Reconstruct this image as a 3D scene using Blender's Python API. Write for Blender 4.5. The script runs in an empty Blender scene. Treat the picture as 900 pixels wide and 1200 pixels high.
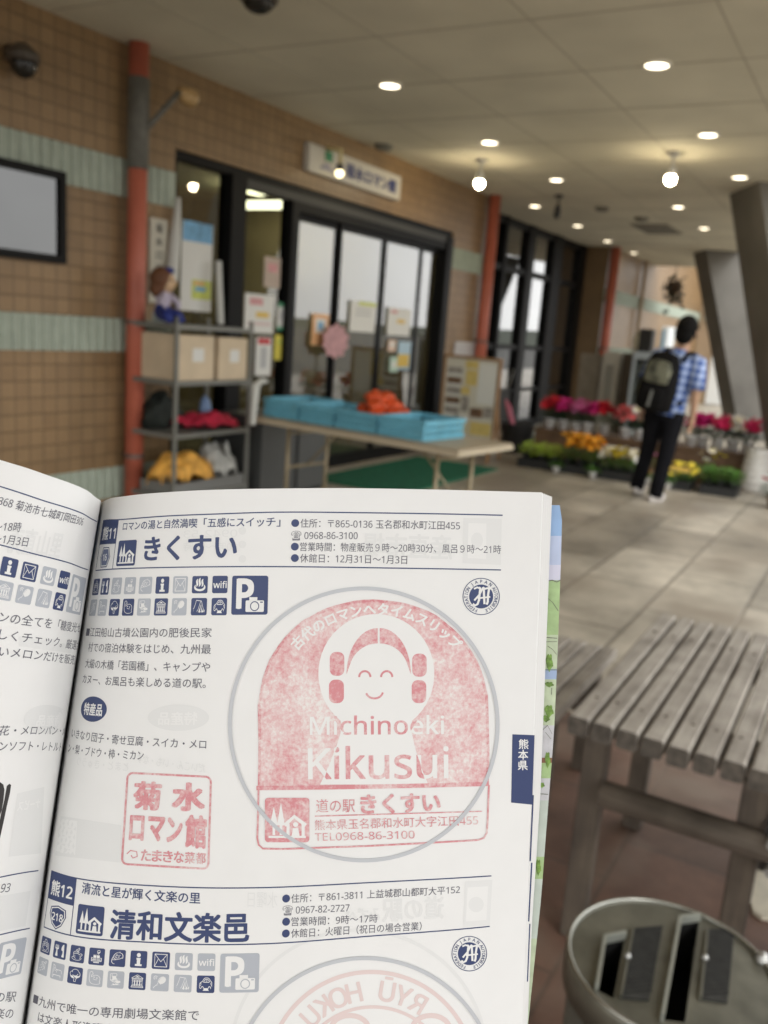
import bpy, bmesh, math, random
import numpy as np
from mathutils import Vector, Matrix
from mathutils.geometry import tessellate_polygon
random.seed(7)
rng = np.random.default_rng(3)
sc = bpy.context.scene
col = sc.collection
R = math.radians

# ------------------------------------------------------------------ camera
F_PX, PSI, PIT, ROL, ZC = 1014.445, R(60.9086), R(12.0894), R(-4.2988), 1.38
_f = np.array([math.sin(PSI)*math.cos(PIT), math.cos(PSI)*math.cos(PIT), -math.sin(PIT)])
_r = np.array([math.cos(PSI), -math.sin(PSI), 0.0])
_d = np.cross(_f, _r)
AX_R = math.cos(ROL)*_r + math.sin(ROL)*_d
AX_D = -math.sin(ROL)*_r + math.cos(ROL)*_d
AX_F = _f
CAM = np.array([0, 0, ZC])
cam = bpy.data.cameras.new('camera')
camo = bpy.data.objects.new('camera', cam)
col.objects.link(camo)
m = Matrix.Identity(4)
for i in range(3):
    m[i][0], m[i][1], m[i][2], m[i][3] = AX_R[i], -AX_D[i], -AX_F[i], CAM[i]
camo.matrix_world = m
cam.sensor_fit = 'VERTICAL'
cam.sensor_height = 36
cam.sensor_width = 27
cam.lens = F_PX/1200*36
cam.clip_start = 0.02
cam.clip_end = 900
cam.dof.use_dof = True
cam.dof.focus_distance = 0.256
cam.dof.aperture_fstop = 16.8
sc.camera = camo

# ------------------------------------------------------------------ light
world = bpy.data.worlds.new('World')
sc.world = world
world.use_nodes = True
wn = world.node_tree
bg = wn.nodes['Background']
sky = wn.nodes.new('ShaderNodeTexSky')
sky.sky_type = 'NISHITA'
sky.sun_disc = False
SUN_EL, SUN_AZ = R(48), R(215)          # azimuth clockwise from +Y
sky.sun_elevation = SUN_EL
sky.sun_rotation = SUN_AZ
hs = wn.nodes.new('ShaderNodeHueSaturation')
hs.inputs['Saturation'].default_value = 0.12
mixc = wn.nodes.new('ShaderNodeMix')
mixc.data_type = 'RGBA'
mixc.inputs[0].default_value = 0.75
tcw = wn.nodes.new('ShaderNodeTexCoord')
nzw = wn.nodes.new('ShaderNodeTexNoise')
nzw.inputs['Scale'].default_value = 3.0
nzw.inputs['Detail'].default_value = 5
crw = wn.nodes.new('ShaderNodeValToRGB')
crw.color_ramp.elements[0].position = .3
crw.color_ramp.elements[0].color = (16, 16.1, 16, 1)
crw.color_ramp.elements[1].position = .7
crw.color_ramp.elements[1].color = (25, 25.1, 24.8, 1)
wn.links.new(tcw.outputs['Generated'], nzw.inputs['Vector'])
wn.links.new(nzw.outputs['Fac'], crw.inputs['Fac'])
wn.links.new(sky.outputs[0], hs.inputs['Color'])
wn.links.new(hs.outputs[0], mixc.inputs[6])
wn.links.new(crw.outputs[0], mixc.inputs[7])
wn.links.new(mixc.outputs[2], bg.inputs['Color'])
bg.inputs['Strength'].default_value = 0.145

sun = bpy.data.lights.new('sun', 'SUN')
sun.energy = 1.0
sun.angle = R(20)
sun.color = (1.0, 0.985, 0.96)
suno = bpy.data.objects.new('sun', sun)
col.objects.link(suno)
sd = Vector((math.sin(SUN_AZ)*math.cos(SUN_EL), math.cos(SUN_AZ)*math.cos(SUN_EL), math.sin(SUN_EL)))
suno.rotation_euler = (-sd).to_track_quat('-Z', 'Y').to_euler()

vs = sc.view_settings
vs.view_transform = 'Standard'
vs.look = 'None'
vs.exposure = 0.0
vs.gamma = 1
vs.use_curve_mapping = False
try:
    sc.cycles.use_denoising = True
    sc.cycles.denoiser = 'OPENIMAGEDENOISE'
    sc.cycles.max_bounces = 8
    sc.cycles.transparent_max_bounces = 16
    sc.cycles.sample_clamp_indirect = 6
except Exception:
    pass

# ------------------------------------------------------------------ materials
MATS = {}
def mat(name, colr, rough=.6, metal=0, var=0, vscale=8, emit=None, spec=.5, bump=0, stretch=None, col2=None):
    if name in MATS: return MATS[name]
    mt = bpy.data.materials.new(name)
    mt.use_nodes = True
    nt = mt.node_tree
    b = nt.nodes['Principled BSDF']
    b.inputs['Base Color'].default_value = (*colr, 1)
    b.inputs['Roughness'].default_value = rough
    b.inputs['Metallic'].default_value = metal
    b.inputs['Specular IOR Level'].default_value = spec
    if emit:
        b.inputs['Emission Color'].default_value = (*emit[0], 1)
        b.inputs['Emission Strength'].default_value = emit[1]
    if var or col2:
        tc = nt.nodes.new('ShaderNodeTexCoord')
        nz = nt.nodes.new('ShaderNodeTexNoise')
        nz.inputs['Scale'].default_value = vscale
        nz.inputs['Detail'].default_value = 5
        src = tc.outputs['Object']
        if stretch:
            mp = nt.nodes.new('ShaderNodeMapping')
            mp.inputs['Scale'].default_value = stretch
            nt.links.new(src, mp.inputs['Vector'])
            src = mp.outputs[0]
        nt.links.new(src, nz.inputs['Vector'])
        cr = nt.nodes.new('ShaderNodeValToRGB')
        cr.color_ramp.elements[0].position = .32
        cr.color_ramp.elements[1].position = .68
        a = [max(0, c*(1-var)) for c in colr]
        bb = list(col2) if col2 else [min(1, c*(1+var)) for c in colr]
        cr.color_ramp.elements[0].color = (*a, 1)
        cr.color_ramp.elements[1].color = (*bb, 1)
        nt.links.new(nz.outputs['Fac'], cr.inputs['Fac'])
        nt.links.new(cr.outputs['Color'], b.inputs['Base Color'])
        if bump:
            bp = nt.nodes.new('ShaderNodeBump')
            bp.inputs['Strength'].default_value = bump
            bp.inputs['Distance'].default_value = .01
            nt.links.new(nz.outputs['Fac'], bp.inputs['Height'])
            nt.links.new(bp.outputs[0], b.inputs['Normal'])
    MATS[name] = mt
    return mt

def brick_mat(name, c1, c2, mortar, w, h, msize, swz='xz', offset=0.0, rough=.6, var=.25, vs=1.5, bump=.4, stain=None):
    mt = bpy.data.materials.new(name)
    mt.use_nodes = True
    nt = mt.node_tree
    b = nt.nodes['Principled BSDF']
    b.inputs['Roughness'].default_value = rough
    tc = nt.nodes.new('ShaderNodeTexCoord')
    sp = nt.nodes.new('ShaderNodeSeparateXYZ')
    cb = nt.nodes.new('ShaderNodeCombineXYZ')
    nt.links.new(tc.outputs['Object'], sp.inputs[0])
    nt.links.new(sp.outputs[{'x': 0, 'y': 1, 'z': 2}[swz[0]]], cb.inputs[0])
    nt.links.new(sp.outputs[{'x': 0, 'y': 1, 'z': 2}[swz[1]]], cb.inputs[1])
    bt = nt.nodes.new('ShaderNodeTexBrick')
    bt.offset = offset
    bt.inputs['Scale'].default_value = 1
    bt.inputs['Brick Width'].default_value = w
    bt.inputs['Row Height'].default_value = h
    bt.inputs['Mortar Size'].default_value = msize
    bt.inputs['Mortar Smooth'].default_value = .3
    bt.inputs['Color1'].default_value = (*c1, 1)
    bt.inputs['Color2'].default_value = (*c2, 1)
    bt.inputs['Mortar'].default_value = (*mortar, 1)
    nt.links.new(cb.outputs[0], bt.inputs['Vector'])
    nz = nt.nodes.new('ShaderNodeTexNoise')
    nz.inputs['Scale'].default_value = vs
    nz.inputs['Detail'].default_value = 6
    nz.inputs['Roughness'].default_value = .65
    nt.links.new(tc.outputs['Object'], nz.inputs['Vector'])
    mr = nt.nodes.new('ShaderNodeMapRange')
    mr.inputs[1].default_value = .3
    mr.inputs[2].default_value = .7
    mr.inputs[3].default_value = 1-var
    mr.inputs[4].default_value = 1+var*.6
    nt.links.new(nz.outputs['Fac'], mr.inputs[0])
    mx = nt.nodes.new('ShaderNodeMix')
    mx.data_type = 'RGBA'
    mx.blend_type = 'MULTIPLY'
    mx.inputs[0].default_value = 1
    nt.links.new(bt.outputs['Color'], mx.inputs[6])
    nt.links.new(mr.outputs[0], mx.inputs[7])
    out = mx.outputs[2]
    if stain:
        n2 = nt.nodes.new('ShaderNodeTexNoise')
        n2.inputs['Scale'].default_value = stain[1]
        n2.inputs['Detail'].default_value = 3
        nt.links.new(tc.outputs['Object'], n2.inputs['Vector'])
        r2 = nt.nodes.new('ShaderNodeMapRange')
        r2.inputs[1].default_value = .52
        r2.inputs[2].default_value = .66
        nt.links.new(n2.outputs['Fac'], r2.inputs[0])
        m2 = nt.nodes.new('ShaderNodeMix')
        m2.data_type = 'RGBA'
        nt.links.new(r2.outputs[0], m2.inputs[0])
        nt.links.new(out, m2.inputs[6])
        m2.inputs[7].default_value = (*stain[0], 1)
        out = m2.outputs[2]
    nt.links.new(out, b.inputs['Base Color'])
    if bump:
        bp = nt.nodes.new('ShaderNodeBump')
        bp.inputs['Strength'].default_value = bump
        bp.inputs['Distance'].default_value = .006
        bp.invert = True
        nt.links.new(bt.outputs['Fac'], bp.inputs['Height'])
        nt.links.new(bp.outputs[0], b.inputs['Normal'])
    MATS[name] = mt
    return mt

def glass_mat(name, refl=1.0, tint=(.8, .82, .8)):
    mt = bpy.data.materials.new(name)
    mt.use_nodes = True
    nt = mt.node_tree
    nt.nodes.remove(nt.nodes['Principled BSDF'])
    tr = nt.nodes.new('ShaderNodeBsdfTransparent')
    tr.inputs[0].default_value = (*tint, 1)
    gl = nt.nodes.new('ShaderNodeBsdfGlossy')
    gl.inputs['Roughness'].default_value = .015
    fr = nt.nodes.new('ShaderNodeFresnel')
    fr.inputs[0].default_value = 1.55
    mu = nt.nodes.new('ShaderNodeMath')
    mu.operation = 'MULTIPLY'
    mu.use_clamp = True
    mu.inputs[1].default_value = refl
    nt.links.new(fr.outputs[0], mu.inputs[0])
    ge = nt.nodes.new('ShaderNodeNewGeometry')
    iv = nt.nodes.new('ShaderNodeMath'); iv.operation = 'SUBTRACT'; iv.inputs[0].default_value = 1.0
    nt.links.new(ge.outputs['Backfacing'], iv.inputs[1])
    m3 = nt.nodes.new('ShaderNodeMath'); m3.operation = 'MULTIPLY'
    nt.links.new(mu.outputs[0], m3.inputs[0]); nt.links.new(iv.outputs[0], m3.inputs[1])
    mx = nt.nodes.new('ShaderNodeMixShader')
    nt.links.new(m3.outputs[0], mx.inputs[0])
    nt.links.new(tr.outputs[0], mx.inputs[1])
    nt.links.new(gl.outputs[0], mx.inputs[2])
    nt.links.new(mx.outputs[0], nt.nodes['Material Output'].inputs[0])
    MATS[name] = mt
    return mt

# ------------------------------------------------------------------ mesh helpers
class MB:
    def __init__(s): s.v, s.f, s.mi, s.mats = [], [], [], []
    def m(s, mt):
        if mt not in s.mats: s.mats.append(mt)
        return s.mats.index(mt)
    def add(s, vs_, fs, mt):
        k = len(s.v); i = s.m(mt)
        s.v.extend([tuple(map(float, p)) for p in vs_])
        for f in fs: s.f.append(tuple(a+k for a in f)); s.mi.append(i)
    def box(s, a, b, mt, M=None):
        x0, y0, z0 = a; x1, y1, z1 = b
        x0, x1 = min(x0, x1), max(x0, x1); y0, y1 = min(y0, y1), max(y0, y1); z0, z1 = min(z0, z1), max(z0, z1)
        p = [(x0,y0,z0),(x1,y0,z0),(x1,y1,z0),(x0,y1,z0),(x0,y0,z1),(x1,y0,z1),(x1,y1,z1),(x0,y1,z1)]
        if M is not None: p = [tuple(M @ Vector(q)) for q in p]
        s.add(p, [(0,3,2,1),(4,5,6,7),(0,1,5,4),(1,2,6,5),(2,3,7,6),(3,0,4,7)], mt)
    def bar(s, p, q, w, h, mt, up=(0,0,1)):
        p, q = Vector(p), Vector(q); d = (q-p).normalized(); up = Vector(up)
        if abs(d.dot(up)) > .98: up = Vector((1,0,0))
        a = d.cross(up).normalized(); b = a.cross(d)
        c = [(-w/2,-h/2),(w/2,-h/2),(w/2,h/2),(-w/2,h/2)]
        vv = [p+a*x+b*y for x,y in c]+[q+a*x+b*y for x,y in c]
        s.add(vv, [(0,1,2,3),(7,6,5,4),(0,4,5,1),(1,5,6,2),(2,6,7,3),(3,7,4,0)], mt)
    def tube(s, pts, rad, mt, n=10, cap=True):
        pts = [Vector(p) for p in pts]
        rad = rad if isinstance(rad, (list, tuple)) else [rad]*len(pts)
        k0 = None; vv = []; ff = []
        prev = None
        for i, p in enumerate(pts):
            d = (pts[min(i+1, len(pts)-1)]-pts[max(i-1, 0)]).normalized()
            if prev is None:
                up = Vector((0,0,1)) if abs(d.z) < .9 else Vector((1,0,0))
                a = d.cross(up).normalized()
            else:
                a = (prev - d*prev.dot(d)).normalized()
            prev = a
            b = d.cross(a)
            for j in range(n):
                t = 2*math.pi*j/n
                vv.append(p+(a*math.cos(t)+b*math.sin(t))*rad[i])
        for i in range(len(pts)-1):
            for j in range(n):
                ff.append((i*n+j, i*n+(j+1)%n, (i+1)*n+(j+1)%n, (i+1)*n+j))
        if cap:
            ff.append(tuple(range(n-1, -1, -1))); ff.append(tuple((len(pts)-1)*n+j for j in range(n)))
        s.add(vv, ff, mt)
    def rings(s, rings, mt, cap=True):
        n = len(rings[0]); vv = [p for r_ in rings for p in r_]; ff = []
        for i in range(len(rings)-1):
            for j in range(n):
                ff.append((i*n+j, i*n+(j+1)%n, (i+1)*n+(j+1)%n, (i+1)*n+j))
        if cap:
            ff.append(tuple(range(n-1,-1,-1))); ff.append(tuple((len(rings)-1)*n+j for j in range(n)))
        s.add(vv, ff, mt)
    def ell(s, c, r, mt, nu=12, nv=8, M=None):
        vv = []; ff = []
        for i in range(nv+1):
            t = math.pi*i/nv
            for j in range(nu):
                p = 2*math.pi*j/nu
                q = Vector((r[0]*math.sin(t)*math.cos(p), r[1]*math.sin(t)*math.sin(p), r[2]*math.cos(t)))
                if M is not None: q = M @ q
                vv.append(Vector(c)+q)
        for i in range(nv):
            for j in range(nu):
                ff.append((i*nu+j, (i+1)*nu+j, (i+1)*nu+(j+1)%nu, i*nu+(j+1)%nu))
        s.add(vv, ff, mt)
    def build(s, name, parent=None, smooth=False, bevel=0, at=None):
        off = parent['_loc'] if parent is not None and '_loc' in parent else (at if at is not None else (0,0,0))
        me = bpy.data.meshes.new(name)
        me.from_pydata([(x-off[0], y-off[1], z-off[2]) for x,y,z in s.v], [], s.f)
        for mt in s.mats: me.materials.append(mt)
        me.polygons.foreach_set('material_index', s.mi)
        if smooth: me.polygons.foreach_set('use_smooth', [True]*len(me.polygons))
        me.update()
        if bevel:
            bm = bmesh.new(); bm.from_mesh(me)
            bmesh.ops.bevel(bm, geom=[e for e in bm.edges], offset=bevel, segments=2, affect='EDGES', clamp_overlap=True)
            bm.to_mesh(me); bm.free()
        o = bpy.data.objects.new(name, me)
        col.objects.link(o)
        if parent is not None: o.parent = parent
        elif at is not None: o.location = at
        return o

def tag(o, label=None, cat=None, group=None, kind=None):
    if label: o['label'] = label
    if cat: o['category'] = cat
    if group: o['group'] = group
    if kind: o['kind'] = kind
    return o
EMPTIES = []
def thing(name, loc, label, cat, group=None):
    o = bpy.data.objects.new(name, None)
    col.objects.link(o)
    o.location = loc
    o.empty_display_size = .1
    o['_loc'] = tuple(map(float, loc))
    EMPTIES.append(o)
    return tag(o, label, cat, group)
def kids(o): return [c for c in col.objects if c.parent == o]
def copy_tree(o, parent=None):
    c = o.copy(); col.objects.link(c)
    c.parent = parent
    for ch in kids(o): copy_tree(ch, c)
    return c

# pixel (900x1200 photograph) -> world helpers used to survey the place
def ray(x, y): return AX_F + AX_R*((x-450)/F_PX) + AX_D*((y-600)/F_PX)
def on(axis, x, y, val):
    k = ray(x, y); t = (val-CAM[axis])/k[axis]
    return CAM + k*t
def onx(x, y, X): return on(0, x, y, X)
def ony(x, y, Y): return on(1, x, y, Y)
def onz(x, y, Z): return on(2, x, y, Z)

# ------------------------------------------------------------------ fonts
_tc = {}
def sans(s):
    o = ''
    for ch in s:
        if '0' <= ch <= '9': o += chr(0x1D7E2+ord(ch)-48)
        elif 'A' <= ch <= 'Z': o += chr(0x1D5A0+ord(ch)-65)
        elif 'a' <= ch <= 'z': o += chr(0x1D5BA+ord(ch)-97)
        else: o += ch
    return o
def text_tris(s, offset=0.0, align='LEFT'):
    key = (s, offset)
    if key in _tc: return _tc[key]
    cu = bpy.data.curves.new('lettering', 'FONT')
    cu.body = sans(s)
    cu.resolution_u = 3
    cu.offset = offset
    o = bpy.data.objects.new('lettering', cu)
    col.objects.link(o)
    dg = bpy.context.evaluated_depsgraph_get()
    dg.update()
    me = bpy.data.meshes.new_from_object(o.evaluated_get(dg))
    me.calc_loop_triangles()
    v = np.array([p.co[:2] for p in me.vertices]) if len(me.vertices) else np.zeros((0, 2))
    t = [tuple(lt.vertices) for lt in me.loop_triangles]
    bpy.data.objects.remove(o); bpy.data.curves.remove(cu); bpy.data.meshes.remove(me)
    _tc[key] = (v, t)
    return v, t

def bold_text(s, bold):
    v, t = text_tris(s, 0.0)
    if bold <= 0 or not len(v): return v, t, np.zeros(len(v))
    V_, T_, Z_ = [], [], []
    for i, (dx, dy) in enumerate(((-1,-.7),(1,-.7),(1,.7),(-1,.7),(0,1),(0,-1))):
        k = i*len(v); V_.append(v+np.array([dx*bold*.8, dy*bold*.7])); T_ += [(a+k,b_+k,c+k) for a,b_,c in t]; Z_ += [i*.07]*len(v)
    return np.concatenate(V_), T_, np.array(Z_)

def poly_tris(loops):
    tris = tessellate_polygon([[Vector((x, y, 0)) for x, y in lp] for lp in loops])
    v = [p for lp in loops for p in lp]
    return np.array(v, float), [tuple(t) for t in tris]

def subdiv(v, t, L):
    v = [tuple(p) for p in v]; out = []; cache = {}
    st = list(t)
    while st:
        a, b, c = st.pop()
        e = [(a, b, c), (b, c, a), (c, a, b)]
        ln = [(v[i][0]-v[j][0])**2+(v[i][1]-v[j][1])**2 for i, j, k in e]
        q = max(range(3), key=lambda z: ln[z])
        if ln[q] <= L*L: out.append((a, b, c)); continue
        i, j, k = e[q]
        ky = (min(i, j), max(i, j))
        if ky not in cache:
            cache[ky] = len(v); v.append(((v[i][0]+v[j][0])/2, (v[i][1]+v[j][1])/2))
        n_ = cache[ky]
        st.append((i, n_, k)); st.append((n_, j, k))
    return np.array(v, float), out

def flat_text(mb, s, origin, ex, ey, size, mt, width=None, offset=0.0, align='l', lift=None):
    """lettering on a flat sign: origin = lower-left (or centre) point, ex/ey unit vectors"""
    v, t, _z = bold_text(s, offset)
    if not len(v): return
    v = v.copy()
    x0, x1 = v[:,0].min(), v[:,0].max()
    v[:,0] -= x0
    sx = size if width is None else width/(x1-x0)
    v[:,0] *= sx; v[:,1] *= size
    if align == 'c': v[:,0] -= v[:,0].max()/2; v[:,1] -= (v[:,1].max()+v[:,1].min())/2
    o, ex, ey = Vector(origin), Vector(ex), Vector(ey)
    nn = ex.cross(ey)
    mb.add([o+ex*float(a)+ey*float(b)+nn*float(z_)*.004 for (a, b), z_ in zip(v, _z)], t, mt)

# =================================================================== SETTING
YW, ZT, S = 4.45, 2.98, 1.1125          # shop front plane, ceiling height
def w4(x, z):                            # survey points taken on a plane 4 m away, moved to the real wall plane
    return x*S, (z-1.38)*S+1.38

M_pave = brick_mat('paving_stone', (.50,.45,.365), (.31,.275,.22), (.22,.195,.155), .92, .46, .012, 'xy', .5, .42, .5, 1.7, .3, ((.27,.23,.18), 1.1))
M_terr = brick_mat('terrace_stone', (.20,.112,.08), (.155,.095,.07), (.12,.08,.06), .42, .42, .006, 'xy', .5, .6, .45, 3.2, .2, ((.24,.18,.14), 1.9))
M_dirt = mat('outside_ground', (.10,.097,.09), .9, var=.2, vscale=.6)
mb = MB(); mb.add([(-200,-200,-.012),(260,-200,-.012),(260,200,-.012),(-200,200,-.012)], [(0,1,2,3)], M_dirt)
tag(mb.build('ground'), 'grey ground of the open lot', None, None, 'structure')
mb = MB(); mb.box((-8,-4,-.1),(40,9.5,0), M_pave)
tag(mb.build('pavement'), 'beige stone slab pavement of the arcade', None, None, 'structure')
mb = MB(); mb.box((-4,-3.5,.0),(3.05,1.75,.004), M_terr)
tag(mb.build('terrace'), 'reddish brown stone terrace under the wooden table', None, None, 'structure')
M_pale = mat('pale_stone', (.62,.57,.45), .7, var=.12, vscale=20)
mb = MB()
c = onz(893,1033,.01)
pts = [(c[0]+.15*(1+.2*math.sin(3*a))*math.cos(a), c[1]-.05+.1*(1+.2*math.sin(2*a+1))*math.sin(a)) for a in [2*math.pi*i/22 for i in range(22)]]
mb.rings([[(x,y,.002) for x,y in pts],[(x,y,.014) for x,y in pts]], M_pale)
tag(mb.build('flagstone', at=(float(c[0]),float(c[1]),0)), 'pale cream flagstone set in the brown floor behind the table leg', 'stone')

# hills
M_hill = mat('far_hill', (.07,.08,.06), .9, var=.3, vscale=.05)
mb = MB(); rows = []
for j in range(2):
    rows.append([(-160+i*8, -90-j*40, (-1 if j == 0 else 1.6+.35*math.sin(i*.5)+.3*math.sin(i*1.3)+.2*math.sin(i*3.1))) for i in range(60)])
mb.v = []
vv = rows[0]+rows[1]
mb.add(vv, [(i,i+1,61+i,60+i) for i in range(59)], M_hill)
tag(mb.build('hills'), 'low wooded hills beyond the lot', None, None, 'structure')
mb = MB()
rows = [[(120+j*30, 60-i*8, (-1 if j == 0 else 1.9+.4*math.sin(i*.6)+.3*math.sin(i*1.1))) for i in range(30)] for j in range(2)]
mb.add(rows[0]+rows[1], [(i,i+1,31+i,30+i) for i in range(29)], M_hill)
tag(mb.build('hills'), 'low wooded hills at the end of the arcade', None, None, 'structure')

# ceiling : slanting outer edge, panels with shadow joints
M_ceil = mat('ceiling_board', (.67,.63,.505), .85, var=.09, vscale=1.4)
M_joint = mat('ceiling_joint', (.46,.42,.34), .9)
def edge_y(x): return max(-2.6, min(2.75, 1.0+.27*(x-10.2)))
mb = MB()
top = [(-3.2,-2.62),(10.2,1.0),(15.2,2.35),(18.6,3.0),(18.6,9.5),(-3.2,9.5)]
n = len(top)
mb.add([(x,y,ZT) for x,y in top]+[(x,y,ZT+.35) for x,y in top], [tuple(range(n-1,-1,-1)), tuple(range(n,2*n))]+[(i,(i+1)%n,n+(i+1)%n,n+i) for i in range(n)], M_ceil)
x = 4.57-.915*6
while x < 18.4:
    y0 = edge_y(x)+.02
    mb.box((x-.004,y0,ZT-.003),(x+.004,YW-.02,ZT+.001), M_joint); x += .915
for k in range(-3, 4):
    y = 1.9+.92*k
    if y > 4.4: continue
    x0 = -3.1 if y < -2 else (y-1.45)/.27+10.25
    x0 = max(-3.1, -3.1)
    xs = [xx for xx in np.arange(-3, 18.4, .25) if edge_y(xx) < y-.02]
    if not xs: continue
    mb.box((min(xs),y-.004,ZT-.003),(max(xs),y+.004,ZT+.001), M_joint)
tag(mb.build('ceiling'), 'beige panelled ceiling of the covered arcade', None, None, 'structure')

# =================================================================== SHOP BUILDING
M_tile = brick_mat('brown_wall_tile', (.315,.20,.096), (.27,.168,.08), (.19,.12,.058), .1, .1, .006, 'xz', 0, .45, .2, 1.6, .6)
M_band = mat('green_rib_tile', (.40,.45,.37), .5, var=.08, vscale=12)
M_black = mat('black_frame_metal', (.007,.007,.007), .5, spec=.15)
M_grey = mat('grey_header_panel', (.055,.055,.05), .5, spec=.3)
M_glass = glass_mat('door_glass', 2.7, (.5,.52,.5))
M_glass2 = glass_mat('shop_window_glass', 1.6, (.5,.52,.48))
M_in = mat('shop_interior_wall', (.42,.35,.23), .9, var=.2, vscale=1.5)
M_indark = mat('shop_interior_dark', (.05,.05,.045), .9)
shop = thing('shop_building', (6.9, YW, 0), 'long brown tiled shop building with pale green rib bands and black framed glass doors', 'building')
OX0, OX1 = 4.70, 9.12                    # glazed opening of the entrance
ZH = 2.46
JX, JY, JX1 = 10.3, 4.85, 15.2           # recessed second shop front
mb = MB()
mb.box((-3.2,YW,-.05),(OX0,YW+.2,ZT), M_tile)
mb.box((OX0,YW,ZH),(OX1,YW+.2,ZT), M_tile)
mb.box((OX1,YW,-.05),(JX,YW+.2,ZT), M_tile)
mb.box((JX-.2,YW+.2,-.05),(JX,JY+.2,ZT), M_tile)
mb.box((JX1,YW,-.05),(30,YW+.2,ZT), M_tile)
mb.box((JX1,YW+.2,-.05),(JX1+.2,JY+.2,ZT), M_tile)
mb.box((18.62,YW,ZT),(30,YW+.2,6.5), M_tile)
mb.build('wall', shop)
# rib bands
for (z0, z1) in ((2.07, 2.30), (1.085, 1.30), (.10, .31)):
    for (x0, x1) in ((-3.2, OX0-.0), (OX1, JX), (JX1, 30)):
        if x0 == OX1 and z0 < 2: continue
        mb = MB()
        mb.box((x0,YW-.006,z0),(x1,YW+.01,z1), M_band)
        xx = x0+.02
        while xx < min(x1, 22)-.05:
            mb.tube([(xx+.025,YW-.006,z0+.002),(xx+.025,YW-.006,z1-.002)], .02, M_band, 6, False); xx += .072
        mb.build('rib_band', shop)
# entrance frame
def P(px, py): return ony(px, py, YW)
mb = MB()
xm = 5.45
mb.box((OX0,YW+.02,2.40),(OX1,YW+.14,ZH-.002), M_black)
mb.box((OX0-.0,YW+.03,0),(OX0+.05,YW+.12,2.40), M_black)
mb.box((OX1-.14,YW-.012,0),(OX1-.002,YW+.12,2.40), M_black)
mb.box((5.30,YW-.01,0),(5.47,YW+.12,2.40), M_black)
mb.box((6.08,YW+.0,0),(6.18,YW+.12,2.3345), M_black)
mb.box((OX0+.05,YW+.03,0),(6.08,YW+.10,.14), M_black)
mb.build('entrance_frame', shop)
mb = MB(); mb.box((5.47,YW+.005,2.335),(OX1-.14,YW+.11,2.398), M_grey); mb.build('header_panel', shop)
mb = MB(); mb.box((6.18,YW+.01,2.26),(OX1-.14,YW+.105,2.3345), M_black); mb.build('door_rail', shop)
# side windows
for i, (x0, x1, zt) in enumerate(((OX0+.05, 5.30, 2.40), (5.47, 6.08, 2.334))):
    mb = MB(); mb.box((x0,YW+.06,.14),(x1,YW+.066,zt), M_glass2); mb.build('window_pane', shop)
# four door leaves
dx = [6.18, 6.90, 7.70, 8.52, 8.98]
for i in range(4):
    x0, x1 = dx[i], dx[i+1]
    y = YW+(.05 if i in (1, 2) else .075)
    fr = [.035, .03, .05, .05][i]
    mb = MB()
    mb.box((x0,y,.01),(x0+fr,y+.03,2.258), M_black); mb.box((x1-fr,y,.01),(x1,y+.03,2.258), M_black)
    mb.box((x0+fr,y,.01),(x1-fr,y+.03,.13), M_black); mb.box((x0+fr,y,2.2),(x1-fr,y+.03,2.258), M_black)
    d_ = mb.build('door_leaf', shop)
    g = MB(); g.box((x0+fr,y+.012,.13),(x1-fr,y+.018,2.2), M_glass)
    go = g.build('glass_pane', None)
    go.data.transform(Matrix.Translation((-6.9,-YW,0)))
    go.parent = d_
# interior room
mb = MB()
mb.box((OX0-1.5,9.2,0),(OX1+1,9.3,ZT), M_in); mb.box((OX0-1.6,YW+.2,0),(OX0-1.5,9.2,ZT), M_in); mb.box((OX1+1,YW+.6,0),(OX1+1.1,9.2,ZT), M_in)
mb.build('interior_wall', shop)
M_tube = mat('fluorescent_tube', (.9,.88,.75), .5, emit=((1,.93,.70), 11))
_lp = onz(312,243,2.72)
for (x, y) in ((float(_lp[0]), float(_lp[1])), (6.9, 8.4), (9.3, 7.0)):
    zl = 2.72 if y == float(_lp[1]) else 2.92
    mb = MB(); mb.box((x-.16,y-.5,zl),(x+.16,y+.5,zl+.055), M_tube); mb.build('interior_lamp', shop)
# upper-left high window with black frame
x0, z0 = 2.45, 1.605; x1, z1 = 3.74, 2.13
M_mirror = glass_mat('high_window_glass', 2.5, (.03,.03,.03))
mb = MB(); f = .045
mb.box((x0,YW-.05,z0),(x1,YW-.001,z0+f), M_black); mb.box((x0,YW-.05,z1-f),(x1,YW-.001,z1), M_black)
mb.box((x0,YW-.05,z0+f),(x0+f,YW-.001,z1-f), M_black); mb.box((x1-f,YW-.05,z0+f),(x1,YW-.001,z1-f), M_black)
wf = mb.build('window_frame', shop)
mb = MB(); mb.box((x0+f,YW-.03,z0+f),(x1-f,YW-.02,z1-f), M_mirror)
o = mb.build('pane', None); o.data.transform(Matrix.Translation((-6.9,-YW,0))); o.parent = wf
# second shop front : tall black frames in the recess
mb = MB()
cols_ = [(10.30,.16),(11.55,.08),(12.45,.26),(13.55,.42),(14.9,.6)]
for cx, w in cols_: mb.box((cx,JY-.02,0),(min(cx+w,JX1-.002),JY+.1,2.975), M_black)
for z, h in ((2.88,.09),(2.26,.08),(1.18,.07),(.55,.05),(0,.1)): mb.box((10.3,JY,z),(JX1-.002,JY+.08,z+h), M_black)
mb.build('storefront_frame', shop)
mb = MB(); mb.box((10.4,JY+.05,.1),(JX1-.01,JY+.056,2.9), M_glass); mb.build('storefront_pane', shop)
mb = MB(); mb.box((10.3,8.2,0),(JX1+3,8.3,ZT), M_indark); mb.box((JX1+.2,JY+.3,0),(JX1+.3,8.2,ZT), M_indark); mb.build('back_room_wall', shop)

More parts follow.
